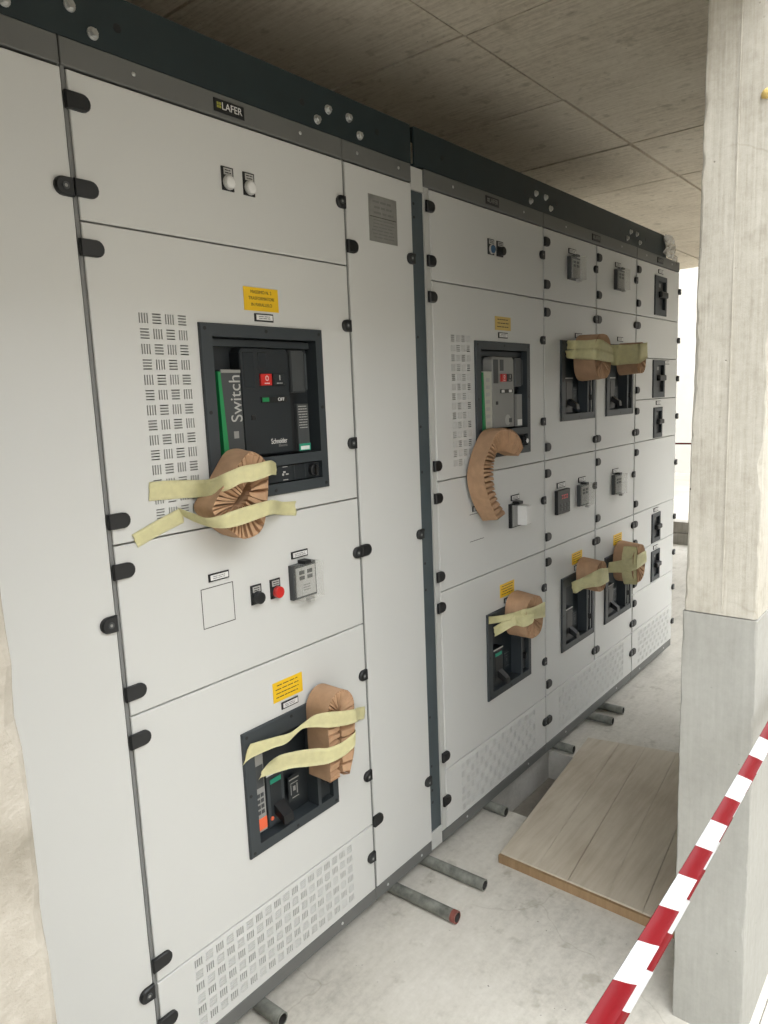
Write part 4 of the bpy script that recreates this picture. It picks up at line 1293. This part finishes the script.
# ------------------------------------------------------------------ shuttering board over the trench
bd = thing('shuttering_board', 'dusty plank shuttering board lying over the floor trench', 'wooden board', (2.2, -.4, 0))
A0, A1 = Vector((1.777, -.165, 0)), Vector((2.645, -.072, 0))     # left edge near, far
B0, B1 = Vector((1.772, -.700, 0)), Vector((2.760, -.590, 0))     # right edge near, far
cuts = [0, .235, .42, .64, .83, 1.0]
rb_ = random.Random(5)
for k in range(5):
    gp = .0022 if k == 3 else .0009
    u0, u1 = cuts[k] + (.0022 if k == 4 else .0009), cuts[k + 1] - gp
    dz = rb_.uniform(-.0012, .0012)
    q = [A0.lerp(B0, u0), A1.lerp(B1, u0), A1.lerp(B1, u1), A0.lerp(B0, u1)]
    t = .029 + dz
    mb = MB()
    v = [(p.x, p.y, .0045) for p in q] + [(p.x, p.y, t - .002) for p in q]
    ctr = sum(q, Vector()) / 4
    v += [(p.x + (ctr - p).normalized().x * .003, p.y + math.copysign(.0018, (ctr - p).y), t) for p in q]
    f = [(0, 1, 2, 3), (8, 11, 10, 9)]
    for a, b in ((0, 4), (4, 8)):
        for i in range(4):
            j = (i + 1) % 4
            f.append((a + i, b + i, b + j, a + j))
    mb.raw(v, f)
    obj('plank', mb, 'wood', bd)
ed = MB()
e0, e1 = A0.copy(), B0.copy()
v = [(e0.x - .010, e0.y, .0), (e1.x - .010, e1.y, .0), (e1.x - .0005, e1.y, .0), (e0.x - .0005, e0.y, .0)]
v += [(x, y, .0265) for x, y, z in v]
ed.raw(v, [(0, 1, 2, 3), (4, 7, 6, 5), (0, 4, 5, 1), (1, 5, 6, 2), (2, 6, 7, 3), (3, 7, 4, 0)])
obj('edge_lath', ed, 'wood_edge', bd, 'browner lath along the near edge')
cr = MB()
for t in (.12, .80):
    p = A0.lerp(A1, t); q = B0.lerp(B1, t)
    cr.raw([(p.x, p.y - .02, 0), (p.x + .06, p.y - .02, 0), (q.x + .06, q.y + .02, 0), (q.x, q.y + .02, 0), (p.x, p.y - .02, .0044), (p.x + .06, p.y - .02, .0044), (q.x + .06, q.y + .02, .0044), (q.x, q.y + .02, .0044)],
           [(0, 1, 2, 3), (4, 7, 6, 5), (0, 4, 5, 1), (1, 5, 6, 2), (2, 6, 7, 3), (3, 7, 4, 0)])
obj('under_batten', cr, 'wood_edge', bd)

# ------------------------------------------------------------------ red and white barrier tape
bt = thing('barrier_tape', 'red and white striped barrier tape stretched across the lower right foreground', 'barrier tape', (.9, -.96, .74))
def tp(x):
    return Vector((x, -.960 + .004 * math.sin(x * 3), .775 + .030 * max(0, (x - .75)) ** 1.4 * 1.6 - .012 * math.sin((x - .1) * 1.2)))
bounds = [.02 + .0735 * k for k in range(27)]
off = .731 - bounds[9]
bounds = [b + off for b in bounds]
def stripe(x0, x1, u0, u1, depth, tilt, mat, name, ph=0):
    v = []; f = []
    n = 5
    for i in range(n):
        x = x0 + (x1 - x0) * i / (n - 1)
        c = tp(x)
        for s in range(3):
            u = u0 + (u1 - u0) * s / 2
            bow = .0035 * (1 - (s - 1) ** 2)
            c0 = c + Vector((0, -math.sin(tilt) * u - depth - bow * math.cos(tilt), math.cos(tilt) * u - bow * math.sin(tilt) * 0))
            c0.x -= (u + .007) * 1.15
            v.append(c0)
    m = len(v)
    v += [p + Vector((0, .0007, 0)) for p in v]
    for i in range(n - 1):
        for s in range(2):
            a = i * 3 + s
            f.append((a, a + 3, a + 4, a + 1)); f.append((m + a, m + a + 1, m + a + 4, m + a + 3))
        for s in (0, 2):
            a = i * 3 + s
            f.append((a, a + 3, m + a + 3, m + a))
    mb = MB(); mb.raw(v, f, True)
    obj(name, mb, mat, bt)
for k in range(len(bounds) - 1):
    red = k % 2 == 0
    stripe(bounds[k], bounds[k + 1], -.007, .019, .004, math.radians(-38), 'tape_red' if red else 'tape_white', 'red_stripe' if red else 'white_stripe')
    w = max(.002, .019 - .045 * max(0, bounds[k] - .70))
    stripe(bounds[k] + .03, bounds[k + 1] + .03, -.007 - w, -.0065, .003, math.radians(-14), 'tape_white' if red else 'tape_red', 'white_stripe' if red else 'red_stripe')

# ------------------------------------------------------------------ far end: stacked timbers, barrier tape
for i, (z, dx, lab) in enumerate(((.0, 0, 'grey timber beam on the ground at the far end of the slab'), (.105, .02, 'grey timber beam stacked on top of another at the far end'))):
    m = MB().cbox(6.72 + dx, 6.88 + dx, .40, 1.25, z, z + .100, .004)
    o = obj('timber_beam', m, 'timber')
    tag(o, lab, 'timber', 'stacked timbers at the far end')
m = MB().box(6.88, 6.881, .36, 1.30, .905, .920)
o = obj('barrier_tape', m, 'tape_red')
tag(o, 'thin red barrier tape strung across the far end', 'barrier tape')
